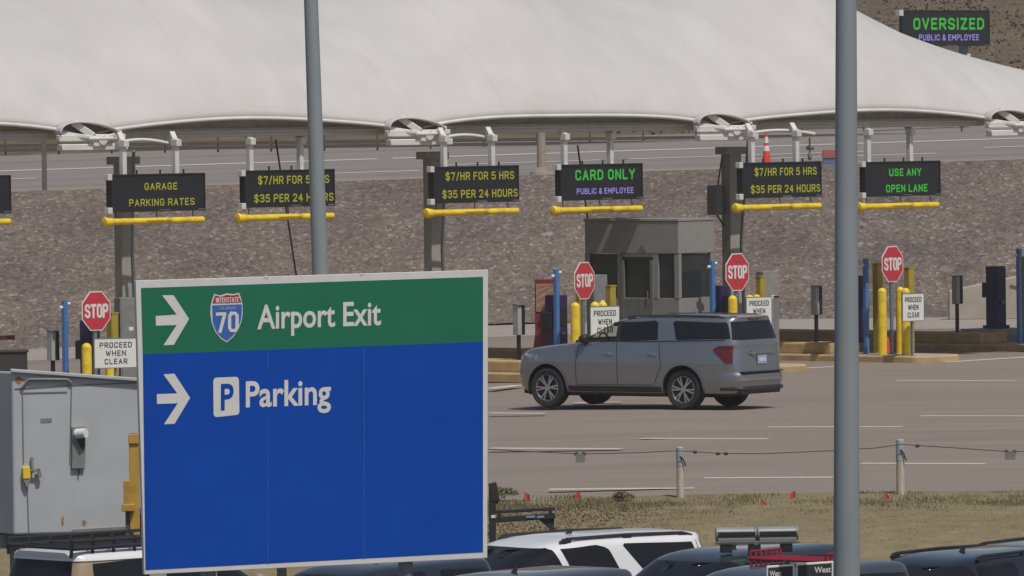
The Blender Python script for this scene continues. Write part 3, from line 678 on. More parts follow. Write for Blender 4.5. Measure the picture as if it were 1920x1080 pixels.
# booth -----------------------------------------------------
BA = 43
P = isl_pt(3, 1275, -.72, 0.15)
t = thing('toll_booth', 'dark grey toll booth with windows and door behind the silver suv', 'toll booth', P, math.atan2(-TD.y, -TD.x))
# local: x toward lane entrance (right), origin at the near corner; long wall on y=0 running to x=-Lb ; end wall on x=0 running to y=+Wb
Lb, Wb = 2.95, 1.35; Hb = at(1275, 415, P.y).z-P.z
mb = MB()
zs = at(1275, 476, P.y).z-P.z; zb = zs-1.06
mb.box((-Lb/2, Wb/2, (Hb+zs)/2), (Lb, Wb, Hb-zs))
mb.build('fascia', m_booth, t, bevel=.02)
mb = MB(); mb.box((-Lb/2, Wb/2, zb/2), (Lb-.04, Wb-.04, zb)); mb.build('lower_wall', m_booth, t, bevel=.01)
mb = MB(); mb.box((-Lb/2, Wb/2, Hb+.03), (Lb+.03, Wb+.03, .06)); mb.build('roof', m_booth, t, bevel=.01)
wl = [(-2.86, -1.98), (-1.72, -.80), (-.66, -.16)]
px0 = -Lb
posts = [-Lb+.06, -1.86, -.73, -.08]
for x in posts:
    mb = MB(); mb.box((x, .06, (zs+zb)/2), (.14, .10, zs-zb)); mb.build('mullion', m_booth, t)
mb = MB(); mb.box((-.06, Wb-.08, (zs+zb)/2), (.1, .14, zs-zb)); mb.build('mullion', m_booth, t)
mb = MB(); mb.box((-Lb+.06, Wb-.08, (zs+zb)/2), (.1, .14, zs-zb)); mb.build('mullion', m_booth, t)
m_bglass = M('booth_glass', (.03, .034, .036), .08, var=.25, scale=2)
for i, (a, b) in enumerate(((-Lb+.13, -1.93), (-1.79, -.80), (-.66, -.15))):
    w_ = MB(); w_.box(((a+b)/2, .07, (zs+zb)/2), (b-a-.02, .02, zs-zb-.02))
    if i == 1:
        fr = MB(); e = .08; x0, x1 = a, b
        for (cx, cz, sx, sz) in (((a+b)/2, zs-e/2, b-a, e), ((a+b)/2, .1, b-a, .2), (a+e/2, zs/2, e, zs-.3), (b-e/2, zs/2, e, zs-.3)): fr.box((cx, .0, cz), (sx, .06, sz))
        fr.box(((a+b)/2, -.01, zb/2+.08), (b-a-.1, .03, zb-.2))
        dd = fr.build('door', M('booth_door', (.16, .155, .14), .6), t); w_.build('pane', m_bglass, dd)
        h_ = MB(); h_.cyl((b-.13, -.06, zb-.02), (b-.13, -.06, zb+.18), .015, n=8); h_.build('handle', m_chrome, dd)
    else: w_.build('window', m_bglass, t)
w_ = MB(); w_.box((-.05, Wb/2, (zs+zb)/2), (.02, Wb-.3, zs-zb-.04)); w_.build('window', m_bglass, t)
w_ = MB(); w_.box((-Lb/2, Wb-.05, (zs+zb)/2), (Lb-.3, .02, zs-zb-.04)); w_.build('window', m_bglass, t)
mb = MB(); mb.box((-Lb/2, Wb*.6, zb+.4), (.7, .4, .7)); mb.build('desk', m_black, t)
mb = MB(); mb.prism([(-1.3, -.012, zs+.02), (-.98, -.012, zs+.02), (-1.14, -.012, zs+.24)], (0, .01, 0)); mb.build('triangle_sticker', M('dull_sticker', (.17, .15, .12), .6), t)
# pale concrete block behind the far machines
P = atz(1780, 600, 0)
a, b = P, atz(1990, 590, 0)
t = thing('concrete_barrier', 'pale concrete wing wall sloping up to the right at the foot of the rubble slope', 'concrete wall', P)
L = b.x-a.x; mb = MB(); mb.prism([(0, 0, 0), (L, 0, 0), (L, 0, 1.55), (L*.55, 0, 1.25), (0, 0, .85)], (0, .5, 0)); mb.build('wall', m_conc, t, bevel=.03)
mb = MB(); mb.tube([(L*.5, -.03, 1.0), (L*.6, -.03, .9), (L*.62, -.03, .3)], .02, 6); mb.build('conduit', m_cable, t)
# pale gutter strip at the foot of the slope
strip('concrete_gutter', lambda x, y: plaza_z(x), -160, 160, [201, 206.5, 211.9], m_gutter, zoff=.008)
# dark bin and barrier arm at far left
P = atz(20, 705, plaza_z(-11)); t = thing('utility_box', 'dark brown utility box behind the pale trailer at the photo left', 'utility box', (xat(8, 150), 150, plaza_z(-10)), R(5))
zt = at(8, 660, 150).z-plaza_z(-10); mb = MB(); mb.box((-.2, 0, zt/2), (1.3, .8, zt)); mb.build('body', M('dark_brown_paint', (.045, .038, .033), .6), t, bevel=.02)
mb = MB(); mb.box((-.2, 0, zt+.02), (1.36, .86, .04)); mb.build('lid', M('dark_brown_lid', (.04, .034, .03), .6), t, bevel=.01)
a = at(-60, 636, 175); b = at(33, 630, 176)
t = thing('barrier_arm', 'red and white barrier arm reaching in from the left edge', 'barrier arm', (a.x, a.y, plaza_z(a.x)), 0)
mb = MB(); za = a.z-plaza_z(a.x); zb_ = b.z-plaza_z(a.x); dx = b.x-a.x
for i in range(6): mb.bar((dx*i/6, 0, za+(zb_-za)*i/6), (dx*(i+1)/6, 0, za+(zb_-za)*(i+1)/6), .05, .11, i % 2)
mb.build('arm', [M('pale_arm', (.3, .27, .25), .6), M('arm_red', (.3, .05, .045), .6)], t)
mb = MB(); mb.box((-.1, .1, za/2+.05), (.3, .3, za+.1)); mb.build('gate_box', m_grey, t, bevel=.02)

# ------------------------------------------------------------------ things on the upper road
P = Vector((xat(1440, 226.5), 226.5, 0)); P.z = road_z(P.x, 226.5)
t = thing('traffic_cone', 'orange traffic cone with two white bands on the upper road edge', 'traffic cone', P)
H = at(1440, 249, 226.5).z-P.z; m_cone = M('cone_orange', (.75, .05, .03), .5, var=.05)
rr = lambda z: .155-.125*z/H
def cone_seg(z0, z1, name, mat, par, e=0):
    mb = MB(); mb.lathe([(rr(z0)+e, z0), (rr(z1)+e, z1)], n=24); return mb.build(name, mat, par, sharp=30)
cone_seg(.05, H, 'cone', m_cone, t)
cone_seg(H*.46, H*.62, 'reflective_band', m_white, t, .006); cone_seg(H*.70, H*.88, 'reflective_band', m_white, t, .006)
mb = MB(); mb.box((0, 0, .025), (.42, .42, .05)); mb.build('base', m_black, t, bevel=.01)
d = 226; P = Vector((xat(1018, d), d, 0)); P.z = road_z(P.x, d)
t = thing('light_pole', 'tan light pole on a pale concrete foot at the top of the rubble slope', 'light pole', P)
mb = MB(); mb.cyl((0, 0, .2), (0, 0, 11), .14, .09, 16); mb.build('shaft', M('tan_pole_paint', (.34, .28, .21), .6), t)
mb = MB(); mb.cyl((0, 0, -.2), (0, 0, .08), .38, .36, 20); mb.box((0, 0, .15), (.34, .34, .14)); mb.build('foot', m_conc, t)
mb = MB(); mb.bar((0, 0, 10.9), (-1.6, .3, 11.1), .08); mb.box((-1.7, .3, 11.1), (.7, .3, .12)); mb.build('lamp_head', m_grey, t)
d = 225.6; P = Vector((xat(86, d), d, 0)); P.z = road_z(P.x, d)
t = thing('steel_post', 'thin brown steel post at the top of the rubble slope, photo left', 'post', P)
mb = MB(); mb.box((0, 0, .8), (.15, .15, 1.7)); mb.build('shaft', M('brown_post_paint', (.13, .115, .095), .6), t, bevel=.01)
mb = MB(); mb.box((0, 0, 1.66), (.19, .19, .03)); mb.build('cap', m_column, t)
d = 226; P = Vector((xat(1556, d), d, 0)); P.z = road_z(P.x, d)
t = thing('water_barrier', 'red and blue plastic barrier half hidden behind the thick grey pole', 'barrier', P)
for nm, z, mt in (('lower_block', -.02, M('dull_blue_plastic', (.07, .10, .2), .6)), ('upper_block', .24, M('dull_red_plastic', (.30, .07, .06), .6))):
    mb = MB(); mb.prism([(-.2, -.2, z), (.6, -.2, z), (.57, -.15, z+.24), (-.17, -.15, z+.24)], (0, .35, 0)); mb.build(nm, mt, t, bevel=.02)
d = 176; P = at(1518, 262, rowd(1518)+.6)
t = thing('hanging_camera', 'small dark camera hanging on a thin rod beside a white sign hanger', 'camera', P)
mb = MB(); mb.cyl((0, 0, .05), (0, 0, -.30), .02, n=8); mb.build('rod', m_grey, t)
mb = MB(); mb.cyl((-.08, 0, -.20), (.1, -.03, -.2), .045, n=12); mb.lathe([(.02, -.5), (.05, -.46), (.055, -.38), (.02, -.28)], n=12); mb.build('camera_head', m_grey, t)

# ------------------------------------------------------------------ big direction sign
DL, DR = 81.0, 83.3
c00 = at(271, 1077.5, DL); c10 = at(914, 1046.5, DR); c01 = at(254.5, 526, DL); c11 = at(915.5, 505.5, DR)
ux = (c10-c00).normalized(); nn = ux.cross((c01-c00)).normalized()
if nn.y > 0: nn = -nn
cen = (c00+c10+c01+c11)/4
def onsign(px, py, off=0.0):
    v = ray(px, py); k = (cen-CAM).dot(nn)/v.dot(nn); return CAM+v*k+nn*off
base = Vector((cen.x, cen.y, lot_z(cen.y)))
t = thing('direction_sign', 'big blue and green airport exit and parking direction sign with white border', 'direction sign', base)
SG = lambda px, py, off=0.0: onsign(px, py, off)-base
m_sgreen = M('sign_green', (.018, .155, .085), .5, var=.05, scale=1.5, spec=.15)
m_sblue = M('sign_blue', (.003, .06, .36), .5, var=.06, scale=1.2, dirt=(.005, .068, .39), dscale=2, damt=.5, spec=.15)
m_sframe = M('sign_frame_white', (.64, .62, .585), .45, var=.05)
mb = MB(); mb.prism([SG(271, 1077.5), SG(914, 1046.5), SG(915.5, 505.5), SG(254.5, 526)], -nn*.05); mb.build('sign_panel', m_sframe, t, bevel=.006)
mb = MB(); mb.add([SG(267.5, 664.5, .003), SG(905.5, 641, .003), SG(905.5, 519, .003), SG(264, 540, .003)], [(0, 1, 2, 3)]); mb.build('green_field', m_sgreen, t, fix=False)
mb = MB(); mb.add([SG(272.5, 1069, .003), SG(905.5, 1035.5, .003), SG(905.5, 641, .003), SG(267.5, 664.5, .003)], [(0, 1, 2, 3)]); mb.build('blue_field', m_sblue, t, fix=False)
def poly(name, pts, mat, off, sl=0): 
    mb = MB(); mb.add([SG(x, y, off) for x, y in pts], [tuple(range(len(pts)))]); return mb.build(name, mat, t, fix=False)
m_lett = M('sign_letter_white', (.66, .64, .60), .5, var=.03)
poly('arrow', [(303.5, 553.5), (325, 553.5), (354, 598), (325.5, 646.5), (306, 647.5), (331, 609.5), (292, 610.5), (291.5, 592.5), (331, 590)], m_lett, .006)
poly('arrow', [(306, 702), (326.5, 700.5), (356, 746), (327, 794.5), (307, 795.5), (333, 756), (294, 757.5), (293.5, 739), (332, 737.5)], m_lett, .006)
# interstate shield
def shield(s, cx=424.6, cy=595):
    pts = [(-23.5, -44), (-12, -41), (0, -45), (12, -43.5), (23, -46), (27, -36), (29.5, -24), (30, -8), (27.5, 8), (21, 25), (11, 38), (0, 47), (-11, 40), (-21.5, 27), (-28, 10), (-30.5, -6), (-30, -22), (-27, -34)]
    return [(cx+x*s, cy+y*s) for x, y in pts]
m_sh = M('shield_blue', (.04, .13, .42), .4, var=.05); m_shr = M('shield_red', (.42, .012, .04), .4, var=.05)
sh = poly('route_shield', shield(1), m_lett, .006)
mbx = MB(); S9 = shield(.94); low = [p for p in S9]
b_ = [(397.0, 572.5), (452.6, 570.5)]
FLD = b_+S9[7:15]
mbx.add([SG(x, y, .009) for x, y in FLD], [tuple(range(len(FLD)))])
mbx.build('shield_field', m_sh, sh, fix=False)
mbx = MB(); mbx.add([SG(x, y, .009) for x, y in [(397.7, 569), (400, 560.5), (402.5, 553.6), (413.5, 556.5), (424.6, 552.7), (436, 554), (446.3, 551.8), (449.8, 561), (452.2, 567)]], [tuple(range(9))]); mbx.build('shield_band', m_shr, sh, fix=False)
def stext(s, x0, x1, y0, y1, hh, bold, mat=m_lett, off=.006, par=None, name='lettering', slope=None):
    """y0,y1 baseline pixel y at left and right; hh capital height in pixels"""
    mb = MB(); add_text(mb, s, lambda x, y: SG(x, y0+(y1-y0)*(x-x0)/(x1-x0)-y, off), x0, x1, 0, hh, bold); return mb.build(name, mat, par or t, fix=False)
stext('Airport Exit', 482, 714, 617.5, 609.5, 45.5, .018)
stext('Parking', 460.5, 620, 764, 758.5, 49, .02)
for s_, xa, xb, ya, yb_, hh, sw_, mt_, gp in (('INTERSTATE', 404, 447, 567.8, 566, 9.5, .15, m_lett, .22), ('COLORADO', 409, 441.5, 581, 580, 6, .15, M('shield_text_pale', (.33, .40, .58), .5), .25), ('70', 405, 445.5, 624.5, 622.5, 38.5, .16, m_lett, .2)):
    stroke_words(s_, lambda x, y, o: SG(x, ya+(yb_-ya)*(x-xa)/(xb-xa)-y, .012+o), xa, xb, 0, hh, sw_, gp)[0].build('lettering', mt_, sh, fix=False)
rp = []
for (cx, cy, a0) in ((441.5, 713.5, 270), (442.5, 771, 0), (406, 775, 90), (405.5, 715, 180)):
    for i in range(5): a = R(a0+22.5*i); rp.append((cx+6*math.cos(a), cy+7*math.sin(a)))
pk = poly('parking_symbol', rp, m_lett, .006)
stext('P', 413.5, 437.5, 769.5, 768, 49.5, .02, m_sblue, .010, pk)
# panel joints, bolts
mb = MB()
for x in (502, 683):
    for (ya, yb2) in ((658 if x == 502 else 652, 694 if x == 502 else 850), (788, 1060) if x == 502 else (850, 1050)):
        mb.add([SG(x-.45, yb2, .005), SG(x+.45, yb2, .005), SG(x+.25, ya, .005), SG(x-.65, ya, .005)], [(0, 1, 2, 3)])
mb.build('panel_joint', M('joint_pale_blue', (.05, .12, .33), .5), t, fix=False)
mb = MB()
for x, y in ((497, 521), (501, 521), (676, 515.5), (680, 515.5), (500, 1068), (505, 1067.6), (680, 1058.6), (685, 1058.2)): mb.cyl(SG(x, y, 0), SG(x, y, .006), .006, n=8)
mb.build('bolt', m_greysteel, t)
mb = MB()
for (x, y, w, h) in ((400, 822, 110, 2), (400, 905, 110, 2), (398, 822, 2, 85)): mb.add([SG(x, y+h, .0045), SG(x+w, y+h, .0045), SG(x+w, y, .0045), SG(x, y, .0045)], [(0, 1, 2, 3)])
mb.build('patch_edge', M('patch_blue', (.003, .064, .375), .5, spec=.15), t, fix=False)
for x in (400, 770):
    q = SG(x, 800); mb = MB(); q2 = q-nn*.16; mb.cyl((q2.x, q2.y, 0), (q2.x, q2.y, SG(x, 540).z), .085, n=16); mb.build('post', m_greysteel, t)
for y in (600, 800, 1000):
    mb = MB(); a, b = SG(275, y)-nn*.07, SG(900, y-18)-nn*.07; mb.bar(a, b, .03, .08); mb.build('back_rail', m_greysteel, t)

# ------------------------------------------------------------------ grey poles in front
m_pole = M('grey_pole_paint', (.25, .275, .285), .5, .0, var=.08, scale=2, stretch=(1, 1, .3), dirt=(.27, .27, .26), dscale=2.5, damt=.4)
def big_pole(name, label, x0, y0, r0, x1, y1, r1, d):
    a, b = at(x0, y0, d), at(x1, y1, d); dv = (a-b)/(a.z-b.z)   # a is the upper point
    zb = lot_z(d) if d < 105 else bank_z(d)
    bot = b-dv*(b.z-zb); top = a+dv*2.2; s = F/d
    rb = r1+(r1-r0)*(b.z-zb)/(a.z-b.z); rt = r0-(r1-r0)*2.2/(a.z-b.z)
    t = thing(name, label, 'light pole', bot)
    mb = MB(); mb.cyl((0, 0, .02), top-bot, rb/s, rt/s, 32); mb.build('shaft', m_pole, t)
    mb = MB(); mb.box((0, 0, .02), (.6, .6, .04)); mb.cyl((0, 0, .03), (0, 0, .3), rb/s*1.35, rb/s*1.2, 24); mb.build('base_plate', m_greysteel, t)
    mb = MB(); tt = top-bot; mb.bar(tt, tt+Vector((1.0, .2, .25)), .08); mb.box(tt+Vector((1.25, .25, .28)), (.7, .3, .14)); mb.build('lamp_head', m_grey, t)
big_pole('light_pole', 'slender leaning grey light pole rising behind the big blue sign', 583, 0, 13.2, 600, 505, 15.2, 112)
big_pole('light_pole', 'thick grey light pole standing in front of the parked cars, photo right', 1586.5, 0, 19.5, 1587.5, 1075, 25, 80)

# ------------------------------------------------------------------ wire fence at the plaza edge
fx = [(880, 0), (1276, 838), (1690, 824), (2100, 820), (500, 850)]
def fpost(px, yt, yb, wpx, lab):
    d = 116.6; P = Vector((at(px, yb, d).x, d, bank_z(d))); H = at(px, yt, d).z-P.z
    t = thing('fence_post', lab, 'fence post', P, 0, 'wooden fence posts')
    r = wpx/2/(F/d)*.88; mb = MB(); mb.lathe([(r*1.05, -.1), (r, .4*H), (r*.95, H-.01), (r*.8, H)], n=12); mb.build('timber', m_wood, t, sharp=40)
    mb = MB(); mb.lathe([(r*1.06, H*.62), (r*1.06, H*.985)], n=12); mb.build('galvanised_sleeve', M('pale_blue_grey_metal', (.34, .365, .38), .6), t)
    mb = MB(); mb.tube([(0, -r*1.1, H*.82), (.05, -r*1.3, H*.75), (.09, -r*1.2, H*.62)], .012, 6); mb.build('hook', m_black, t)
    return t
fpost(1276, 838, 935, 16, 'weathered fence post below the silver suv')
fpost(1689, 824, 932, 18, 'weathered fence post right of the thick grey pole')
t = thing('fence_cable', 'thin dark cable sagging between the weathered fence posts', 'cable', (0, 116.6, 0))
pts = [(500, 855), (700, 842), (880, 839), (960, 845), (1090, 851), (1190, 849), (1272, 845), (1350, 850), (1430, 850.5), (1560, 845), (1640, 840), (1690, 833), (1780, 839), (1895, 847), (2000, 845), (2100, 838)]
mb = MB(); mb.tube([at(x, y, 116.45)-Vector((0, 116.6, 0)) for x, y in pts], .009, 6); mb.build('wire', m_cable, t)
mb = MB()
for x, y in ((1080, 851), (1095, 851), (1346, 850.5), (1361, 850.5), (1303, 847.5), (1887, 846.5), (1902, 847), (1720, 836)):
    p = at(x, y, 116.44)-Vector((0, 116.6, 0)); mb.cyl(p-Vector((.03, 0, 0)), p+Vector((.03, 0, 0)), .026, n=8)
mb.build('clamp', m_black, t)
for (x, y, w, h, lab) in ((1088, 859, 17, 17, 'small grey tag plate hanging from the fence cable left of the weathered post'), (1894, 854, 20, 16, 'small grey tag plate hanging from the fence cable near the right edge')):
    p = at(x, y, 116.42); s = F/116.4
    tt = thing('tag_plate', lab, 'tag', p); mb = MB(); mb.box((0, 0, 0), (w/s, .008, h/s)); mb.build('plate', M('dull_plate', (.20, .185, .17), .6), tt)
    mb = MB(); mb.tube([(-w/s*.35, 0, h/s/2), (-w/s*.35, 0, h/s/2+.03)], .006, 6); mb.tube([(w/s*.35, 0, h/s/2), (w/s*.35, 0, h/s/2+.03)], .006, 6); mb.build('tie', m_black, tt)
# flags
FL = [(984, 938, 'red marker flag in the dry grass nearest the big sign'), (1087, 935, 'dark red marker flag left of the first weathered fence post'), (1428, 951, 'red marker flag lowest in the grass, left of the thick pole'),
      (1491, 935, 'red marker flag directly left of the thick pole'), (1658, 938, 'red marker flag between the thick pole and the right fence post')]
for i, (x, y, lab) in enumerate(FL):
    d = 116.2
    for _ in range(6): d += (at(x, y, d).z-bank_z(d))*8*.2
    d = min(117.5, max(109, d)); P = Vector((at(x, y, d).x, d, bank_z(d) if d < 117 else 0)); top = at(x, y-15, d).z-P.z
    t = thing('marker_flag', lab, 'flag', P, 0, 'red utility marker flags')
    mb = MB(); mb.cyl((0, 0, -.05), (0, 0, top), .005, n=6); mb.build('wire_stem', m_cable, t)
    sg = -1 if i % 2 else 1
    mb = MB(); mb.grid(lambda a, b: Vector((sg*(.01+.07*a), .02*math.sin(a*4), top-.11*b-.045*a*(1+i % 3*.4))), 5, 4); mb.build('flag', m_flag, t, fix=False)
# grass: one mesh of blades
def blades(nb, x0, x1, yfun, zf, hmin, hmax, w, lean=.4):
    x = rng.uniform(x0, x1, nb); y = yfun(nb); z = zf(x, y); h = rng.uniform(hmin, hmax, nb); a = rng.uniform(0, 2*math.pi, nb)
    lx = rng.normal(0, lean, nb)*h; ly = rng.normal(0, lean, nb)*h
    v = np.empty((nb, 3, 3)); c, s = np.cos(a)*w/2, np.sin(a)*w/2*.4
    v[:, 0] = np.stack([x-c, y-s, z-.02], -1); v[:, 1] = np.stack([x+c, y+s, z-.02], -1); v[:, 2] = np.stack([x+lx, y+ly, z+h], -1)
    return v.reshape(-1, 3)
def bz(x, y): return np.interp(y, [105.5, 108, 112, 117], [lot_z(105.5), -.95, -.3, 0])+np.minimum(0, .043*x)*np.maximum(0, (y-108)/9)
def leafmat(name, c0, c1):
    m = bpy.data.materials.new(name); m.use_nodes = True; n = m.node_tree.nodes; l = m.node_tree.links; p = n['Principled BSDF']
    p.inputs['Roughness'].default_value = .8; p.inputs['Specular IOR Level'].default_value = .2
    g = n.new('ShaderNodeNewGeometry'); cr = n.new('ShaderNodeValToRGB'); cr.color_ramp.elements[0].color = (*c0, 1); cr.color_ramp.elements[1].color = (*c1, 1)
    l.new(g.outputs['Random Per Island'], cr.inputs[0]); l.new(cr.outputs[0], p.inputs['Base Color']); return m
m_gd = leafmat('dry_blades', (.205, .165, .098), (.24, .195, .12)); m_gg = leafmat('green_blades', (.15, .135, .07), (.22, .19, .10))
def grass(name, v, mat, lab):
    me = bpy.data.meshes.new(name); nb = len(v)//3
    me.from_pydata(v.tolist(), [], [(3*i, 3*i+1, 3*i+2) for i in range(nb)]); me.materials.append(mat)
    o = bpy.data.objects.new(name, me); COL.objects.link(o); return tag(o, lab, 'grass', kind='stuff')
grass('dry_grass', blades(60000, -9, 12, lambda k: rng.uniform(106, 116, k), bz, .003, .012, .04, 3.0), m_gd, 'short dry tan grass covering the bank behind the parked cars')
# greener clumps along the top of the bank
def clump(nb):
    cx = rng.uniform(-9, 12, 150); cy = 115.6+rng.normal(0, .5, 150); k = rng.integers(0, 150, nb)
    return cx[k]+rng.normal(0, .22, nb), np.clip(cy[k]+rng.normal(0, .2, nb), 107, 116.8)
gx, gy = clump(14000)
v = blades(14000, 0, 1, lambda k: gy, lambda x, y: bz(gx, y), .02, .075, .022); v = v.reshape(-1, 3, 3)
v[:, :, 0] += (gx-v[:, :2, 0].mean(1))[:, None]; g1 = v.reshape(-1, 3)
g2 = blades(9000, -9, 12, lambda k: 107+9*rng.beta(2.5, 1.2, k), bz, .004, .014, .035, 2.5)
grass('green_grass', np.concatenate([g1, g2]), m_gg, 'dull green grass and weeds along the top of the bank')
def shrub(px, py, r, lab):
    P = atz(px, py, 0); P.y = min(P.y, 116.9); P = Vector((at(px, py, P.y).x, P.y, bank_z(P.y)))
    t = thing('weed_bush', lab, 'bush', P, 0); nb = 420; a = rng.uniform(0, 6.28, nb); rr = r*np.sqrt(rng.uniform(0, 1, nb)); h = rng.uniform(.03, .6*r, nb)
    v = []; f = []
    for i in range(nb):
        x, y = rr[i]*math.cos(a[i]), rr[i]*math.sin(a[i]); s = .03; z = h[i]*(1-.6*(rr[i]/r)**2)
        dx, dy, dz = rng.normal(0, s, 3); ex, ey, ez = rng.normal(0, s, 3)
        v += [(x, y, z), (x+dx, y+dy, z+abs(dz)), (x+ex, y+ey, z+abs(ez))]; f.append((3*i, 3*i+1, 3*i+2))
    mb = MB(); mb.add(v, f); mb.build('foliage', m_gg, t, fix=False)
    mb = MB()
    for i in range(7): mb.cyl((0, 0, -.02), (r*.5*math.cos(i), r*.5*math.sin(i), r*.4), .006, .003, 5)
    mb.build('stem', m_wood, t)
shrub(944, 928, .24, 'small weed bush on the pavement edge beside the big sign')
shrub(1167, 932, .16, 'small round weed bush left of the first fence post')
# scrub on the far hill, far too many to count
nb = 60000; hx = rng.uniform(4, 34, nb); hy = rng.uniform(284, 430, nb); kk = ((hy < 367) | (hy > 375)) & ((np.sin(hx*1.9+hy*.11)+np.sin(hx*.7-hy*.23)+rng.normal(0, 1.6, nb)) > .6)
hx, hy = hx[kk], hy[kk]; hz = np.array([far_z(a, b) for a, b in zip(hx, hy)]); nb = len(hx)
v = np.empty((nb, 3, 3)); s = rng.uniform(.03, .13, nb)
v[:, 0] = np.stack([hx-s, hy, hz-.05], -1); v[:, 1] = np.stack([hx+s, hy, hz-.05], -1); v[:, 2] = np.stack([hx+rng.normal(0, .05, nb), hy+rng.normal(0, .1, nb), hz+s*.9], -1)
grass('hill_scrub', v.reshape(-1, 3), leafmat('hill_scrub_leaf', (.125, .105, .065), (.18, .14, .095)), 'low olive and brown scrub dotting the far hillside')

# ------------------------------------------------------------------ vehicles
class CarShape:
    def __init__(s, rings, nf=5.0, nr=8.0, sc=(1, 1, 1)):
        s.r = [(z*sc[2], xf*sc[0], xr*sc[0], w*sc[1]) for z, xf, xr, w in rings]; s.nf = nf; s.nr = nr
    def ring(s, z):
        zz = [q[0] for q in s.r]
        return [float(np.interp(z, zz, [q[i] for q in s.r])) for i in (1, 2, 3)]
    def pts(s, z, inset=0.0):
        xf, xr, w = s.ring(z); xf -= inset; xr += inset; w -= inset; xm = (xf+xr)/2; a = (xf-xr)/2; P = []
        f = lambda u, n_: (1-abs(u)**n_)**(1/n_)
        for v in np.linspace(0, .72, 8): P.append((xm+a*f(v, s.nf), w*v))
        uf = f(.72, s.nf); ur = f(.72, s.nr)
        us = list(np.linspace(uf, 0, 22))[1:]+list(np.linspace(0, -ur, 22))[1:-1]
        us = [uf-(uf-(u))*1.0 for u in us]
        # crowd points at the corners
        us = sorted(set([round(uf-(uf)*(i/20)**1.7, 5) for i in range(1, 21)]+[round(-(ur-ur*(i/20)**1.7), 5) for i in range(1, 20)]), reverse=True)
        for u in us: P.append((xm+a*u, w*f(u, s.nf if u > 0 else s.nr)))
        for v in np.linspace(.72, 0, 8): P.append((xm-a*f(v, s.nr), w*v))
        Q = P+[(x, -y) for x, y in P[::-1][1:-1]]
        return [Vector((x, y, z)) for x, y in Q]
    def side_y(s, x, z):
        xf, xr, w = s.ring(z); xm = (xf+xr)/2; u = (x-xm)/((xf-xr)/2); u = max(-.9999, min(.9999, u)); n_ = s.nf if u > 0 else s.nr
        return w*(1-abs(u)**n_)**(1/n_)
    def front_x(s, y, z):
        xf, xr, w = s.ring(z); v = min(.9999, abs(y)/w); return (xf+xr)/2+(xf-xr)/2*(1-v**s.nf)**(1/s.nf)
    def rear_x(s, y, z):
        xf, xr, w = s.ring(z); v = min(.9999, abs(y)/w); return (xf+xr)/2-(xf-xr)/2*(1-v**s.nr)**(1/s.nr)
def rounded(poly, r, k=4):
    out = []; n_ = len(poly)
    for i in range(n_):
        p0, p1, p2 = [Vector(poly[(i+j) % n_]) for j in (-1, 0, 1)]
        a = (p0-p1); b = (p2-p1); ra = min(r, a.length*.45); rb = min(r, b.length*.45); A = p1+a.normalized()*ra; B = p1+b.normalized()*rb
        for j in range(k+1):
            t_ = j/k; out.append(tuple(A*(1-t_)**2+p1*2*t_*(1-t_)+B*t_**2))
    return out
def side_panel(sh, poly, off, sgn, thick=.0, nsub=7):
    """panel following the body side; polygon in (x,z), cut in horizontal slices so that it bends with the body"""
    mb = MB(); zs_ = sorted(set([p[1] for p in poly])); z0, z1 = zs_[0], zs_[-1]
    lv = np.linspace(z0+1e-4, z1-1e-4, nsub*2); rows = []
    for z in lv:
        xs_ = []
        for i in range(len(poly)):
            (xa, za), (xb, zb) = poly[i], poly[(i+1) % len(poly)]
            if (za-z)*(zb-z) < 0: xs_.append(xa+(xb-xa)*(z-za)/(zb-za))
        xa, xb = min(xs_), max(xs_)
        rows.append([Vector((xa+(xb-xa)*t_, sgn*(sh.side_y(xa+(xb-xa)*t_, z)+off), z)) for t_ in np.linspace(0, 1, 13)])
    vs = [p for r in rows for p in r]; n_ = 13
    mb.add(vs, [(j*n_+i, j*n_+i+1, (j+1)*n_+i+1, (j+1)*n_+i) for j in range(len(rows)-1) for i in range(n_-1)], 0, True); return mb
def seam(sh, path, w, off, sgn):
    mb = MB(); L_ = []; 
    for i, (x, z) in enumerate(path):
        a = Vector(path[max(0, i-1)]); b = Vector(path[min(len(path)-1, i+1)]); d_ = (b-a).normalized(); n_ = Vector((-d_.y, d_.x))*w/2
        L_.append([(x+n_.x, z+n_.y), (x-n_.x, z-n_.y)])
    vs = [Vector((q[0], sgn*(sh.side_y(q[0], q[1])+off), q[1])) for pr_ in L_ for q in pr_]
    mb.add(vs, [(2*i, 2*i+1, 2*i+3, 2*i+2) for i in range(len(path)-1)]); return mb
def dense(path, st=.06):
    out = []
    for a, b in zip(path[:-1], path[1:]):
        k = max(1, int(math.dist(a, b)/st))
        for i in range(k): out.append((a[0]+(b[0]-a[0])*i/k, a[1]+(b[1]-a[1])*i/k))
    return out+[path[-1]]
SUV = [(.34, 2.68, -2.70, .93), (.44, 2.78, -2.80, .975), (.60, 2.81, -2.83, .995), (.72, 2.82, -2.82, 1.0), (.76, 2.815, -2.77, 1.003), (.95, 2.79, -2.755, 1.008), (1.08, 2.74, -2.745, .995), (1.16, 2.66, -2.74, .982),
       (1.22, 2.50, -2.735, .972), (1.28, 2.10, -2.73, .965), (1.33, 1.62, -2.73, .957), (1.365, 1.36, -2.725, .948), (1.40, 1.24, -2.72, .935), (1.50, 1.04, -2.69, .91), (1.62, .79, -2.655, .878), (1.74, .53, -2.61, .845),
       (1.82, .33, -2.585, .815), (1.865, .16, -2.60, .775), (1.90, -.06, -2.60, .70), (1.925, -.35, -2.45, .58), (1.938, -.7, -2.1, .40), (1.942, -1.0, -1.8, .2)]
m_int = M('cabin_dark', (.03, .03, .032), .8)
m_well = M('wheel_well_black', (.012, .012, .012), .9)
m_clear = bpy.data.materials.new('clear_glass'); m_clear.use_nodes = True
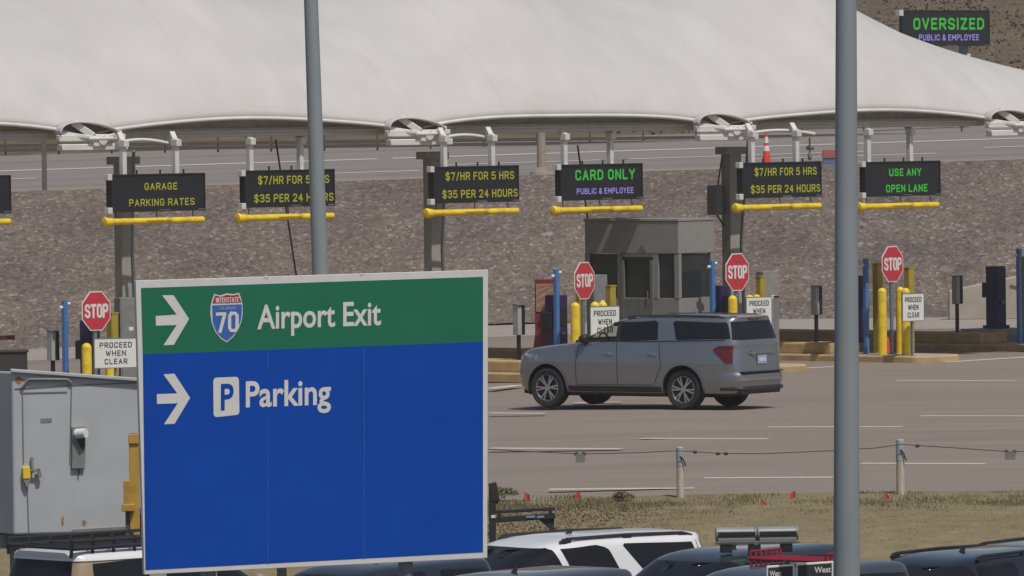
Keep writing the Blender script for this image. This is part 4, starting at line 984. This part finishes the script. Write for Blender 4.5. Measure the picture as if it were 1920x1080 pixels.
n = m_clear.node_tree.nodes; l = m_clear.node_tree.links; p = n['Principled BSDF']; p.inputs['Roughness'].default_value = .03; p.inputs['Base Color'].default_value = (.02, .02, .02, 1)
tb = n.new('ShaderNodeBsdfTransparent'); tb.inputs[0].default_value = (.66, .70, .62, 1); ms = n.new('ShaderNodeMixShader'); ms.inputs[0].default_value = .12
l.new(tb.outputs[0], ms.inputs[1]); l.new(p.outputs[0], ms.inputs[2]); l.new(ms.outputs[0], n['Material Output'].inputs[0])
def wheel_mesh(r, w):
    mb = MB(); mb.lathe([(r*.66, -w/2+.01), (r*.70, -w/2), (r*.90, -w/2-.004), (r*.97, -w/2+.02), (r, -w/2+.06), (r, w/2-.06), (r*.97, w/2-.02), (r*.90, w/2+.004), (r*.70, w/2), (r*.66, w/2-.01)], axis='Y', n=40, caps=False); return mb
def rim_mesh(r, w, out):
    mb = MB(); R0 = r*.68; y = out*(w/2-.012)
    mb.lathe([(R0, -out*w*.3), (R0, y), (R0*.95, y+out*.008), (R0*.90, y-out*.02), (R0*.88, y-out*.12)], axis='Y', n=40, caps=False)
    for k in range(6):
        for da in (-.14, .14):
            a = k*math.pi/3+da; ca_, sa_ = math.cos(a), math.sin(a); a2 = k*math.pi/3+da*.5
            p0 = Vector((R0*.2*math.cos(a2), y-out*.025, R0*.2*math.sin(a2))); p1 = Vector((R0*.93*ca_, y-out*.015, R0*.93*sa_)); mb.bar(p0, p1, R0*.12, .03)
    mb.cyl((0, y-out*.06, 0), (0, y-out*.005, 0), R0*.24, R0*.2, 20); return mb
def make_car(label, loc, head, paint, sc=(1, 1, 1), cat='suv', name='parked_suv', detail=False, group='cars parked in the front lot', wins=None, rails=True, rail_mat=None, glass=None, quarter_dark=True, pillar=None, rear_f=.955, brake=True):
    t = thing(name, label, cat, loc, math.atan2(head[1], head[0]), group)
    sh = CarShape(SUV, sc=sc); s0, s1, s2 = sc; glass = glass or m_glassdark
    axf, axr, wr, tw = 1.86*s0, -1.48*s0, .415, .285
    zl = [q[0] for q in sh.r]; zz = []
    for a, b in zip(zl[:-1], zl[1:]):
        k = max(1, int((b-a)/.03)); zz += [a+(b-a)*i/k for i in range(k)]
    zz.append(zl[-1])
    mb = MB(); mb.loft([sh.pts(z) for z in zz], 0, True); body = mb.build('body', [paint], t, fix=True)
    cut = []
    for ax in (axf, axr):
        for sg in (1, -1):
            c = MB(); c.cyl((ax, sg*.60*s1, wr+.02), (ax, sg*1.4, wr+.02), .488, n=48); cut.append(c.build('cut', paint, t))
    Wn = wins or dict(front=[(.98, 1.40), (1.02, 1.44), (.52, 1.80), (.20, 1.815), (.17, 1.40)], rear=[(.08, 1.40), (.10, 1.815), (-.80, 1.825), (-.86, 1.42)], quarter=[(-1.30, 1.43), (-1.17, 1.825), (-2.545, 1.80), (-2.665, 1.455)])
    Wn = {k: [(x*s0, z*s2) for x, z in v] for k, v in Wn.items()}
    if detail:
        cv = MB(); cv.loft([[Vector((min(max(p.x, -.35), 5), p.y, p.z)) for p in sh.pts(z, .07)] for z in (1.15, 1.25, 1.37, 1.42, 1.52, 1.64, 1.75, 1.83)], 0, True, False)
        cv.v = [(min(x, 1.30) if z < 1.36 else x, y, z) for x, y, z in cv.v]; cut.append(cv.build('cut', paint, t))
        fw = MB(); fw.prism([(x, -1.3, z) for x, z in Wn['front']], (0, 2.6, 0)); cut.append(fw.build('cut', paint, t))
        ws = MB(); ws.prism([(2.2, -.70, 1.40), (2.2, -.70, 1.80), (.38, -.66, 1.80), (1.05, -.70, 1.44)], (0, 1.38, 0)); cut.append(ws.build('cut', paint, t))
    boolean(body, cut); body.data.set_sharp_from_angle(angle=R(38)); body.data.materials.clear(); body.data.materials.append(paint)
    for pl in body.data.polygons: pl.material_index = 0
    # wells, underbody, wheels
    for ax in (axf, axr):
        for sg in (1, -1):
            mb = MB(); ri = .482; A = []
            for yy in (sg*(sh.side_y(ax, .9)-.02), sg*.605*s1):
                A.append([Vector((ax+ri*math.cos(R(a)), yy, wr+.02+ri*math.sin(R(a)))) for a in range(-20, 201, 10)])
            k = len(A[0]); mb.add(A[0]+A[1], [(i, i+1, k+i+1, k+i) for i in range(k-1)], 0, True); mb.add(A[1], [tuple(range(k))]); mb.build('wheel_well', m_well, t, fix=False)
            wm = wheel_mesh(wr, tw).build('wheel', m_rubber, t, sharp=40); wm.location = (ax, sg*(1.0*s1-.165), wr); wm.rotation_euler = (0, .3*sg+ax, 0)
            rm = rim_mesh(wr, tw, sg).build('rim', m_silver if detail else m_silver, wm, sharp=35)
            bk = MB(); bk.cyl((0, -sg*.05, 0), (0, sg*.06, 0), wr*.66, n=32); bk.build('brake_disc', m_black, wm)
    mb = MB(); mb.box(((axf+axr)/2, 0, .37), ((axf-axr)-1.0, 1.80*s1, .16)); mb.box((2.2*s0, 0, .34), (.9, 1.3*s1, .12)); mb.box((-2.3*s0, 0, .40), (.9, 1.5*s1, .16))
    mb.box(((axf+axr)/2, 0, .33), (axf-axr+1.2, .9, .18)); mb.build('underbody', m_black, t, bevel=.02)
    for sg in (1, -1):
        for k in ('front', 'rear', 'quarter'):
            pg = rounded(Wn[k], .05); o_ = side_panel(sh, pg, -.004 if (detail and k == 'front') else .006, sg)
            o_.build('side_window', m_clear if (detail and k == 'front') else glass, t, fix=False)
        # black B pillar
        if detail or pillar:
            o_ = side_panel(sh, [(.165*s0, 1.40*s2), (.19*s0, 1.81*s2), (.09*s0, 1.81*s2), (.085*s0, 1.40*s2)], .004, sg); o_.build('door_pillar', pillar or m_black, t, fix=False)
    # windscreen and tail window
    def fr(z0, z1, f0, rear=False, off=.008):
        def g(a, b):
            z = z0+(z1-z0)*b; w = sh.ring(z)[2]*f0; y = -w+2*w*a
            return Vector((sh.rear_x(y, z)-off if rear else sh.front_x(y, z)+off, y, z+(0 if rear else off*.4)))
        mb = MB(); mb.grid(g, 24, 12); return mb
    fr(1.415*s2, 1.80*s2, .84, off=-.006 if detail else .008).build('windscreen', m_clear if detail else glass, t, fix=False)
    fr(1.44*s2, 1.81*s2, rear_f, True).build('tail_window', m_glassdark, t, fix=False)
    # tail lamps wrap round the corner
    for sg in (1, -1):
        def tl(a, b):
            z = (.96+.36*b)*s2; xf, xr, w = sh.ring(z); n_ = sh.nr; cut_ = (.52+.0*b)
            # path from the side (x) to the tail (y)
            th = R(100+ (a*52 + (1-a)*max(0, (.55-b))*26)); c_, s_ = abs(math.cos(th)), abs(math.sin(th))
            th = R(113+a*33+(1-a)*max(0, .75-b)*24+(1-a)*max(0, b-.85)*30); c_, s_ = abs(math.cos(th)), abs(math.sin(th))
            xm = (xf+xr)/2; A_ = (xf-xr)/2
            return Vector((xm-(A_+.012)*c_**(2/n_), sg*(w+.012)*s_**(2/n_), z))
        mb = MB(); mb.grid(tl, 24, 10); mb.build('tail_lamp', m_tail, t, fix=False)
    mb = MB(); mb.box((-2.60*s0, 0, 1.855*s2), (.10, .42, .035))
    if brake: mb.build('brake_lamp', m_tail, t, bevel=.01)
    for sg in (1, -1):
        def hl(a, b):
            z = (1.0+.12*b)*s2; y = sg*sh.ring(z)[2]*(.50+.44*a); return Vector((sh.front_x(y, z)+.008, y, z))
        mb = MB(); mb.grid(hl, 10, 4); mb.build('headlight', m_chrome, t, fix=False)
    if rails:
        for sg in (1, -1):
            y = .72*s1*sg; mb = MB()
            zr = lambda x: 1.875*s2+.04
            mb.tube([(.0*s0, y, 1.87*s2), (-.12*s0, y, zr(0)), (-1.2*s0, y, zr(0)+.015), (-2.2*s0, y, zr(0)), (-2.38*s0, y, 1.87*s2)], .022, 8)
            for x in (-.12, -1.2, -2.2): mb.box((x*s0, y, 1.885*s2), (.14, .04, .07))
            mb.build('roof_rail', rail_mat or m_black, t, sharp=40)
    for sg in (1, -1):      # mirrors
        mb = MB(); q = Vector((.93*s0, sg*(sh.side_y(.93*s0, 1.42*s2)+.16), 1.44*s2)); rings = []
        for f_, k_ in ((-.10, .55), (-.07, .95), (0, 1), (.06, .85), (.10, .4)):
            rings.append([q+Vector((f_, sg*.12*k_*math.cos(2*math.pi*i/16), .095*k_*math.sin(2*math.pi*i/16))) for i in range(16)])
        mb.loft(rings, 0, True); mb.bar(q+Vector((0, -sg*.16, -.05)), q, .06); mb.build('mirror', paint if not detail else m_black, t, sharp=50)
    if detail:
        for sg in (1, -1):
            for (pth, hx) in (([(1.12, .52), (1.12, 1.0), (1.02, 1.38)], None), ([(.14, 1.38), (.10, 1.0), (.10, .50), (1.12, .50)], .28), ([(-.90, 1.40), (-.94, 1.05), (-.98, .92), (-.78, .50), (.10, .50)], -.78)):
                seam(sh, dense(pth), .013, .003, sg).build('door_seam', m_well, t, fix=False)
                if hx is not None:
                    mb = MB(); y = sg*(sh.side_y(hx, 1.16)+.022); mb.box((hx, y, 1.165), (.23, .035, .035)); mb.box((hx-.02, sg*sh.side_y(hx, 1.15), 1.14), (.16, .02, .05)); mb.build('door_handle', m_chrome, t, bevel=.01)
            seam(sh, dense([(.98, 1.392), (-.86, 1.40), (-2.45, 1.44)]), .02, .006, sg).build('belt_trim', m_black, t, fix=False)
            sl = side_panel(sh, [(-.95, .35), (-.95, .47), (1.33, .47), (1.33, .35)], .008, sg); sl.build('sill_cladding', m_black, t, fix=False)
            seam(sh, dense([(-1.16, 1.81), (-1.285, 1.45)]), .022, .007, sg).build('pillar_trim', m_chrome, t, fix=False)
            for ax in (axf, axr):
                P_ = [(ax+.50*math.cos(R(a)), wr+.02+.50*math.sin(R(a))) for a in range(-4, 185, 6)]
                seam(sh, P_, .035, .008, sg).build('arch_lip', paint, t, fix=False)
        # bumper, plate, emblem, pipe
        mb = MB(); mb.grid(lambda a, b: Vector((sh.rear_x((-.97+1.94*a)*sh.ring(.5)[2], .5)-.03-.02*math.sin(b*3.14), (-.97+1.94*a)*sh.ring(.5)[2], .40+.07*b)), 30, 4); mb.build('lower_bumper', m_black, t, fix=False)
        mb = MB(); mb.box((-2.775, 0, .775), (.10, 1.5, .03)); mb.build('bumper_step', m_black, t, bevel=.01)
        mb = MB(); mb.grid(lambda a, b: Vector((sh.rear_x(-.80+1.6*a, .66)-.012, -.80+1.6*a, .60+.05*b)), 20, 2); mb.build('bumper_chrome', m_chrome, t, fix=False)
        mb = MB(); mb.box((-2.772, -.02, 1.02), (.014, .34, .17)); pl_ = mb.build('number_plate', m_plate, t, bevel=.004)
        mb = MB()
        for i in range(5): mb.box((-2.782, -.12+i*.05, 1.02), (.006, .03, .07))
        mb.build('plate_characters', M('plate_ink', (.75, .76, .8), .6), pl_)
        mb = MB(); mb.box((-2.762, 0, 1.16), (.02, .95, .03)); mb.build('tailgate_trim', m_chrome, t, bevel=.006)
        mb = MB(); mb.lathe([(.055, 0), (.05, -.015), (.0, -.02)], (-2.76, .30, 1.16), 'X', 16); mb.build('badge', m_chrome, t)
        mb = MB(); mb.cyl((-2.72, -.62, .36), (-2.50, -.62, .38), .05, n=14); mb.build('exhaust_pipe', m_black, t)
        mb = MB(); mb.tube([(1.05, -.1, 1.50), (1.05, -.1, 1.70)], .01, 6); mb.box((.72, 0, 1.72), (.04, .26, .08)); mb.build('rear_view_mirror', m_black, t, bevel=.01)
        mb = MB(); mb.box((1.12, 0, 1.33), (.36, 1.5, .16)); mb.build('dashboard', m_int, t, bevel=.03)
        mb = MB(); mb.tube([(.78+.05*math.sin(a), .42+.19*math.cos(a), 1.36+.19*math.sin(a)) for a in np.linspace(0, 6.28, 20)], .018, 6); mb.build('steering_wheel', m_black, t)
        for y in (.42, -.42):
            mb = MB(); mb.box((.02, y, 1.36), (.16, .48, .46)); mb.box((.0, y, 1.66), (.1, .26, .18)); mb.build('front_seat', m_int, t, bevel=.04)
        mb = MB(); mb.lathe([(.03, 0), (.025, .05), (.012, .09)], (-1.2, 0, 1.935), 'Z', 8); mb.build('roof_antenna', paint, t)
        mb = MB(); mb.cyl((-2.64, -.98, .9), (-2.64, -.98, .9001), .01); 
    else:
        mb = MB(); mb.prism([(-.6*s0, -.015, 1.90*s2), (-.75*s0, -.015, 1.92*s2), (-.78*s0, -.015, 1.93*s2+.07), (-.74*s0, -.015, 1.93*s2+.07)], (0, .03, 0)); mb.build('roof_antenna', m_black, t)
    return t, sh
def paintm(name, col, metal=.35, rough=.3): return M(name, col, rough, metal, var=.03, scale=1.5, coat=.7)
# the silver-grey suv in the plaza
nr_, nf_ = atz(1277, 767.5, 0), atz(1026, 766, 0)
hd = Vector((-math.cos(R(34.5)), math.sin(R(34.5)), 0)); lf = Vector((-hd.y, hd.x, 0))
ctr = (nr_-hd*(-1.48)+nf_-hd*1.86)/2-lf*.93+Vector((.05, 0, 0))
suv, _ = make_car('silver grey full size suv driving across the plaza toward the lanes', (ctr.x, ctr.y, .004), hd, paintm('grey_metallic', (.275, .285, .31), .72, .27), name='suv', detail=True, group=None, rail_mat=M('rail_grey', (.07, .07, .075), .35, .5))
suv.scale = (1.022, 1.012, 1.012)
# parked cars: heading left and toward the camera
PH = Vector((-.64, -.77, 0)).normalized()
def park(px, d, hgt, length, paint, label, head=PH, **kw):
    return make_car(label, (xat(px, d)-.0, d, lot_z(d)), head, paint, sc=(length/5.63, .98 if length > 4.9 else .94, hgt/1.942), **kw)
p_white = paintm('white_car_paint', (.74, .73, .72), 0, .3); p_dark = paintm('dark_green_grey_paint', (.035, .045, .048), .3, .25)
p_black = paintm('black_car_paint', (.016, .017, .022), .2, .2); p_silver = paintm('silver_car_paint', (.36, .38, .40), .6, .3); p_navy = paintm('navy_car_paint', (.025, .03, .04), .3, .25); p_grey = paintm('charcoal_car_paint', (.06, .062, .062), .3, .3)
tah = dict(front=[(.92, 1.40), (.95, 1.45), (.66, 1.74), (.50, 1.80), (.18, 1.81), (.02, 1.40)], rear=[(-.10, 1.40), (.06, 1.81), (-.62, 1.82), (-.78, 1.76), (-.95, 1.40)], quarter=[(-1.35, 1.43), (-1.02, 1.82), (-2.3, 1.81), (-2.42, 1.45)])
HW = Vector((-.60, -.80, 0))
park(986, 100, 1.93, 5.5, p_white, 'white suv with black windows and roof rails parked right of the big sign', head=Vector((-.80, -.60, 0)), wins=tah)
v2, _ = park(1315, 94.5, 1.85, 4.9, p_dark, 'dark green grey suv with a silver light bar on its roof', rails=False)
park(900, 89, 1.72, 4.7, p_grey, 'charcoal car roof in front of the white suv windscreen', rails=False)
v5, _ = park(1410, 86.5, 1.84, 4.8, p_grey, 'charcoal suv with a red roof rack beside the thick pole', rails=False)
park(1745, 92, 1.83, 4.9, p_black, 'black suv with roof rails just right of the thick grey pole')
park(1905, 99, 1.76, 4.8, p_silver, 'silver suv with dark roof rail at the right edge of the photo')
park(640, 93, 1.765, 4.7, p_navy, 'dark navy car showing below the lower edge of the big sign', rails=False)
# white suv at the left with heavy rack
lw = dict(front=[(.95, 1.36), (.98, 1.40), (.62, 1.80), (.16, 1.81), (.14, 1.36)], rear=[(.0, 1.36), (.02, 1.81), (-.86, 1.81), (-.9, 1.36)], quarter=[(-1.25, 1.36), (-1.2, 1.81), (-2.30, 1.80), (-2.34, 1.36)])
v8, sh8 = make_car('tan suv with white roof and black roof rack at the lower left corner', (-4.62, 96.3, lot_z(96.3)), Vector((.75, .66, 0)), paintm('tan_car_paint', (.36, .26, .16), .1, .35), sc=(4.7/5.63, .94, 2.0/1.942), group='cars parked in the front lot', wins=lw, rails=False, name='parked_suv', rear_f=.80, brake=False)
zz8 = [1.80, 1.82, 1.84, 1.865, 1.885, 1.90, 1.925, 1.938]
mb = MB(); mb.loft([[p+Vector((0, 0, .012)) for p in sh8.pts(z*2.0/1.942, -.012)] for z in zz8], 0, True); mb.build('roof_panel', p_white, v8, sharp=40)
def local(o, P): return o.matrix_basis.inverted()@Vector(P)
bpy.context.view_layer.update()
def rack(o, z, x0, x1, y, mat, name, nb=5, r=.025):
    mb = MB()
    for sg in (1, -1):
        mb.tube([(x0, sg*y, z), (x1, sg*y, z)], r, 8); mb.tube([(x0, sg*y, z+.09), (x1, sg*y, z+.09)], r*.7, 8)
    for i in range(nb):
        x = x0+(x1-x0)*i/(nb-1); mb.tube([(x, -y, z), (x, y, z)], r*.8, 8)
        for sg in (1, -1): mb.tube([(x, sg*y*.96, z-.12), (x, sg*y, z+.09)], r*.8, 8)
    return mb.build(name, mat, o)
rack(v8, 2.035, -2.2, .6, .70, m_black, 'roof_rack', 9, .03)
rack(v5, 1.89, -1.25, -.65, .58, M('red_rack_paint', (.24, .012, .03), .5), 'roof_rack', 7, .022)
# light bar
m_lb = M('light_bar_grey', (.24, .25, .245), .4); q = at(1419, 1003, 94.3); t = thing('light_bar', 'silver and black twin light bar mounted across the dark suv roof', 'light bar', q, R(3))
s = F/94.3
for sx in (-1, 1):
    mb = MB(); c = sx*39/s
    mb.cyl((c-36/s, 0, .02), (c+36/s, 0, .02), .085, n=20); mb.build('lamp_tube', m_lb, t)
    mb = MB(); mb.box((c, -.083, .02), (70/s, .03, .06)); mb.build('lens', m_black, t, bevel=.008)
    mb = MB(); mb.box((c, -.07, -.055), (70/s, .05, .045)); mb.build('tray', M('dull_lens', (.22, .22, .20), .5), t, bevel=.006)
    for e in (-36.5, 36.5):
        mb = MB(); mb.cyl((c+e/s-.012, 0, .02), (c+e/s+.012, 0, .02), .10, n=16); mb.build('end_ring', m_grey, t)
mb = MB(); mb.box((0, .0, -.105), (160/s, .1, .03)); mb.build('cross_bar', m_silver, t)
for x in (-58, -5, 55):
    mb = MB(); mb.box((x/s, 0, -.17), (.16, .12, .11)); mb.build('foot', m_black, t, bevel=.01)
# directional double sign reading West
d = 81; base = Vector((xat(1500, d), d, lot_z(d)))
t = thing('west_sign', 'black double panel sign reading west twice with white borders at the lower edge', 'sign', base)
for (x0, x1, yt0, yt1, tx0, tx1, tyb, th) in ((1437, 1490, 1061, 1057.5, 1443, 1465, 1081, 10.5), (1492.5, 1563, 1056.5, 1052, 1527, 1558, 1074.5, 11.5)):
    A = lambda x, y, o=0: at(x, y, d-o)-base
    mb = MB(); mb.prism([A(x0, 1128), A(x1, 1124), A(x1, yt1), A(x0, yt0)], (0, .03, 0)); pn = mb.build('panel', m_signwhite, t, bevel=.01)
    mb = MB(); mb.add([A(x0+3.5, 1124, .004), A(x1-3.5, 1120, .004), A(x1-3.5, yt1+3.8, .004), A(x0+3.5, yt0+3.8, .004)], [(0, 1, 2, 3)]); mb.build('black_field', m_ink, pn, fix=False)
    mb = MB(); sl = -.05; add_text(mb, 'West', lambda x, y: A(x, tyb-y+sl*(x-tx0), .008), tx0, tx1, 0, th, .02); mb.build('lettering', m_signwhite, pn, fix=False)
for x in (1462, 1530):
    b = at(x, 1100, d)-base; mb = MB(); mb.cyl((b.x, .08, 0), (b.x, .08, at(x, 1066, d).z-base.z), .04, n=12); mb.build('post', m_greysteel, t)
# pickup with black ladder rack
d = 104.3; bx = xat(915, d); t = thing('ladder_rack', 'black steel ladder rack with blue stickers rising right of the big sign', 'ladder rack', (bx, d, lot_z(d)))
G = lambda x, y, dd=d: at(x, y, dd)-Vector((bx, d, lot_z(d)))
m_rk = M('black_steel', (.028, .028, .028), .5)
mb = MB(); mb.bar(G(923, 908), G(924, 1060), .10); mb.bar(G(923, 905), G(930, 940), .12); mb.bar(G(928, 940), G(934, 940), .07); a = G(924, 1060); mb.bar(a, (a.x, a.y, .0), .10); mb.build('upright', m_rk, t, bevel=.012)
mb = MB(); mb.bar(G(925, 960), G(1041, 953.5), .07, .05); mb.bar(G(925, 975), G(1041, 967), .07, .085); mb.build('cross_beam', m_rk, t, bevel=.008)
mb = MB(); mb.bar(G(936, 960), G(936, 975), .07, .05); mb.build('spacer', m_rk, t); mb = MB(); mb.bar(G(1032, 953), G(1032, 972), .07, .05)
mb.build('spacer', m_rk, t); mb = MB()
mb.prism([G(1008, 972), G(1040, 966), G(1038, 995), G(1030, 992)], (0, .05, 0)); mb.build('gusset', m_rk, t)
a = G(1036, 990); mb = MB(); mb.bar(a, (a.x, a.y, .0), .09); mb.build('upright', m_rk, t)
for x0, x1 in ((986, 1003), (1007, 1020)):
    mb = MB(); pz = [G(x0, 971.5, d-.05), G(x1, 970.5, d-.05), G(x1, 966.5, d-.05), G(x0, 967.5, d-.05)]; mb.prism(pz, (0, .006, 0)); mb.build('sticker', M('blue_sticker', (.20, .30, .45), .5), t)
mb = MB(); pz = [G(921, 971.5, d-.065), G(929, 971, d-.065), G(929, 965.5, d-.065), G(921, 966, d-.065)]; mb.prism(pz, (0, .006, 0)); mb.build('sticker', m_signwhite, t)
# trailer / equipment container
d = 103; X0, X1 = xat(20, d), xat(420, d)
ty = thing('equipment_trailer', 'pale grey steel equipment trailer with rust stains and a yellow latch', 'trailer', (X0, d, lot_z(d)))
zb0 = at(20, 1003, d).z-lot_z(d); zt0 = at(20, 697, d).z-lot_z(d); Ltr = 4.6; ang = R(12)
ux_ = Vector((math.cos(ang), math.sin(ang), 0)); uy_ = Vector((-math.sin(ang), math.cos(ang), 0))
m_tr = M('trailer_grey', (.44, .452, .462), .5, var=.06, scale=2, dirt=(.38, .375, .36), dscale=.6, damt=.4)
m_rst = M('rust_stain', (.34, .20, .09), .9, var=.3, scale=14)
def tp(x, y, o=0.0):
    """point of the long wall seen at pixel"""
    v = ray(x, y); n_ = uy_; b0 = Vector((X0, d, 0)); k = (b0-CAM).dot(n_)/v.dot(n_); return CAM+v*k-n_*o-Vector((X0, d, lot_z(d)))
# body: near wall along ux_, end wall toward the left rear
P0 = Vector((0, 0, 0)); P1 = ux_*Ltr; W2 = Vector((-1.1, 1.9, 0)); zt1 = zt0-.42
mb = MB(); v8_ = [P0+Vector((0, 0, zb0)), P1+Vector((0, 0, zb0)), P1+W2+Vector((0, 0, zb0)), P0+W2+Vector((0, 0, zb0)), P0+Vector((0, 0, zt0)), P1+Vector((0, 0, zt1)), P1+W2+Vector((0, 0, zt1)), P0+W2+Vector((0, 0, zt0))]
mb.add(v8_, [(3, 2, 1, 0), (4, 5, 6, 7), (0, 1, 5, 4), (1, 2, 6, 5), (2, 3, 7, 6), (3, 0, 4, 7)]); mb.build('shell', m_tr, ty, bevel=.03)
mb = MB(); mb.bar(v8_[4]+Vector((-.02, -.03, .02)), v8_[5]+Vector((0, -.03, .02)), .09, .05); mb.build('top_rail', m_tr, ty, bevel=.01)
mb = MB(); a_ = [tp(40, 727, .03), tp(52, 711, .04), tp(126, 711, .04), tp(133, 718, .03)]; mb.tube(a_, .02, 8); mb.build('grab_rail', m_grey, ty)
for pts_ in ([(40, 737), (126, 735)], [(28, 729), (134, 722)], [(134, 722), (255, 718)], [(42, 735), (44, 870)], [(51, 915), (54, 1000)], [(134, 722), (131, 870)]):
    a, b = tp(*pts_[0], .006), tp(*pts_[1], .006); mb = MB(); mb.bar(a, b, .008, .016); mb.build('door_seam', M('seam_grey', (.16, .165, .17), .6) if 'seam_grey' not in bpy.data.materials else bpy.data.materials['seam_grey'], ty)
mb = MB(); mb.prism([tp(x, y, .05) for x, y in ((134, 800), (159, 799), (159.5, 858), (134.5, 859))], uy_*.05); mb.build('vent_panel', M('vent_grey', (.22, .225, .22), .5), ty, bevel=.006)
mb = MB(); mb.cyl(tp(142, 813, .06), tp(158, 811, .16), .07, n=16); mb.build('exhaust_cap', m_signwhite, ty)
mb = MB(); mb.prism([tp(x, y, .08) for x, y in ((143, 822), (158, 822), (157, 843), (150, 838))], uy_*.03); mb.build('duct', m_black, ty)
mb = MB(); mb.prism([tp(x, y, .06) for x, y in ((134, 859), (159, 858), (158, 878), (134, 878))], uy_*.06); mb.build('lower_vent', m_grey, ty, bevel=.004)
mb = MB(); mb.cyl(tp(147.5, 878, .04), tp(148, 889, .04), .012, n=8); mb.build('drip_pipe', m_black, ty)
mb = MB(); mb.prism([tp(x, y, .09) for x, y in ((41, 876), (55, 874), (56, 897), (42, 898))], uy_*.09); lt = mb.build('latch', m_yellow, ty, bevel=.01)
mb = MB(); mb.prism([tp(x, y, .08) for x, y in ((42, 898), (56, 897), (52, 912), (48, 912))], uy_*.08); mb.bar(tp(55, 881, .08), tp(73, 883, .08), .03); mb.bar(tp(59, 857, .04), tp(60, 886, .06), .035); mb.bar(tp(70, 878, .07), tp(74, 894, .07), .05); mb.build('latch_handle', m_grey, lt)
mb = MB(); mb.prism([tp(x, y, .006) for x, y in ((76, 785), (97, 784), (97, 792), (76, 793))], uy_*.005); mb.build('maker_plate', m_grey, ty)
for cx, cy, rx, ry in ((36, 713, 9, 8), (17, 824, 4, 15), (17, 856, 4, 14), (117, 977, 3.5, 11), (158, 981, 5, 6)):
    a0 = rng.uniform(.6, 1.1, 12); P_ = [(max(1, cx)+rx*a0[i]*math.cos(i*math.pi/6), cy+ry*a0[i]*math.sin(i*math.pi/6)) for i in range(12)]
    mb = MB(); mb.add([tp(x, y, .004) if x > 20 else tp(x, y, .004) for x, y in P_], [tuple(range(12))]); 
    if cx > 30: mb.build('rust_patch', m_rst, ty, fix=False)
mb = MB(); mb.prism([tp(x, y, .03) for x, y in ((136, 993), (255, 986), (255, 992), (136, 1000))], uy_*.03); mb.build('lower_rail', m_grey, ty)
mb = MB(); mb.box((ux_*Ltr/2+W2/2+Vector((0, 0, zb0-.12))), (Ltr*.95, 1.2, .2), 0, ang); mb.build('chassis', m_grey, ty)
for x in (1.4, 3.2):
    wm = wheel_mesh(.42, .26).build('wheel', m_rubber, ty); wm.location = ux_*x+W2*.15+Vector((0, 0, .42)); wm.rotation_euler = (0, 0, ang)
    mb = MB(); mb.cyl((0, -.12, 0), (0, .12, 0), .27, n=24); mb.build('rim', m_silver, wm)
for x in (.3, 4.2):
    a = ux_*x+W2*.3; mb = MB(); mb.box((a.x, a.y, zb0/2), (.14, .14, zb0-.02)); mb.build('support_leg', m_grey, ty)
# yellow forklift mast between trailer and sign
d = 100.5; bx = xat(247, d); t = thing('forklift', 'yellow forklift mast standing between the pale trailer and the big sign', 'forklift', (bx, d, lot_z(d)))
G = lambda x, y, dd=d: at(x, y, dd)-Vector((bx, d, lot_z(d)))
m_fk = M('machine_yellow', (.52, .31, .05), .5, var=.12, scale=5, dirt=(.2, .12, .05), damt=.7)
H = G(247, 813).z; s = F/d
mb = MB(); mb.box((0, 0, H/2), (18/s, .14, H)); mb.box((0, -.01, H-.07), (20/s, .18, .14)); mb.box((55/s, 0, H/2), (18/s, .14, H)); mb.box((27/s, 0, H-.07), (70/s, .1, .1)); mb.build('mast', m_fk, t, bevel=.01)
z0, z1 = G(235, 958).z, G(235, 900).z
mb = MB(); mb.box((-14/s, -.05, (z0+z1)/2), (12/s, .12, z1-z0)); mb.box((-12/s, -.08, z0+.05), (24/s, .14, .10)); mb.build('carriage', m_fk, t, bevel=.01)
mb = MB(); mb.box((-13/s, 0, z0/2), (9/s, .1, z0)); mb.build('lift_cylinder', M('brown_cylinder', (.11, .075, .06), .5), t)
mb = MB(); mb.box((27/s, 1.6, 1.0), (1.1, 2.0, 1.0)); mb.box((27/s, 2.3, 1.6), (1.1, .5, .4)); mb.build('chassis', m_fk, t, bevel=.06)
mb = MB(); 
for yy in (.8, 2.4):
    for xx in (-.15, 1.1):
        mbw = wheel_mesh(.36, .24).build('wheel', m_rubber, t); mbw.location = (xx, yy, .36); mbw.rotation_euler = (0, 0, R(90))
mb = MB()
for xx in (-.05, .85):
    for yy in (.75, 2.3): mb.tube([(xx, yy, 1.4), (xx, yy+.05, 2.2)], .03, 8)
mb.box((.4, 1.5, 2.22), (1.05, 1.7, .05)); mb.build('overhead_guard', m_black, t)

# ------------------------------------------------------------------ air
HB = MB(); HB.box((0, -100, 26), (1990, 1990, 67))  # haze volume added to lift the blacks and soften contrast
hz_ = HB.build('haze', [], fix=True); tag(hz_, 'thin pale haze added over the whole plaza to lift dark tones', 'haze', kind='stuff')
hm = bpy.data.materials.new('air'); hm.use_nodes = True; n = hm.node_tree.nodes; l = hm.node_tree.links; n.remove(n['Principled BSDF'])
pv = n.new('ShaderNodeVolumePrincipled'); pv.inputs['Color'].default_value = (.86, .85, .84, 1); pv.inputs['Density'].default_value = .00022; pv.inputs['Anisotropy'].default_value = 0
l.new(pv.outputs[0], n['Material Output'].inputs['Volume']); hz_.data.materials.append(hm)
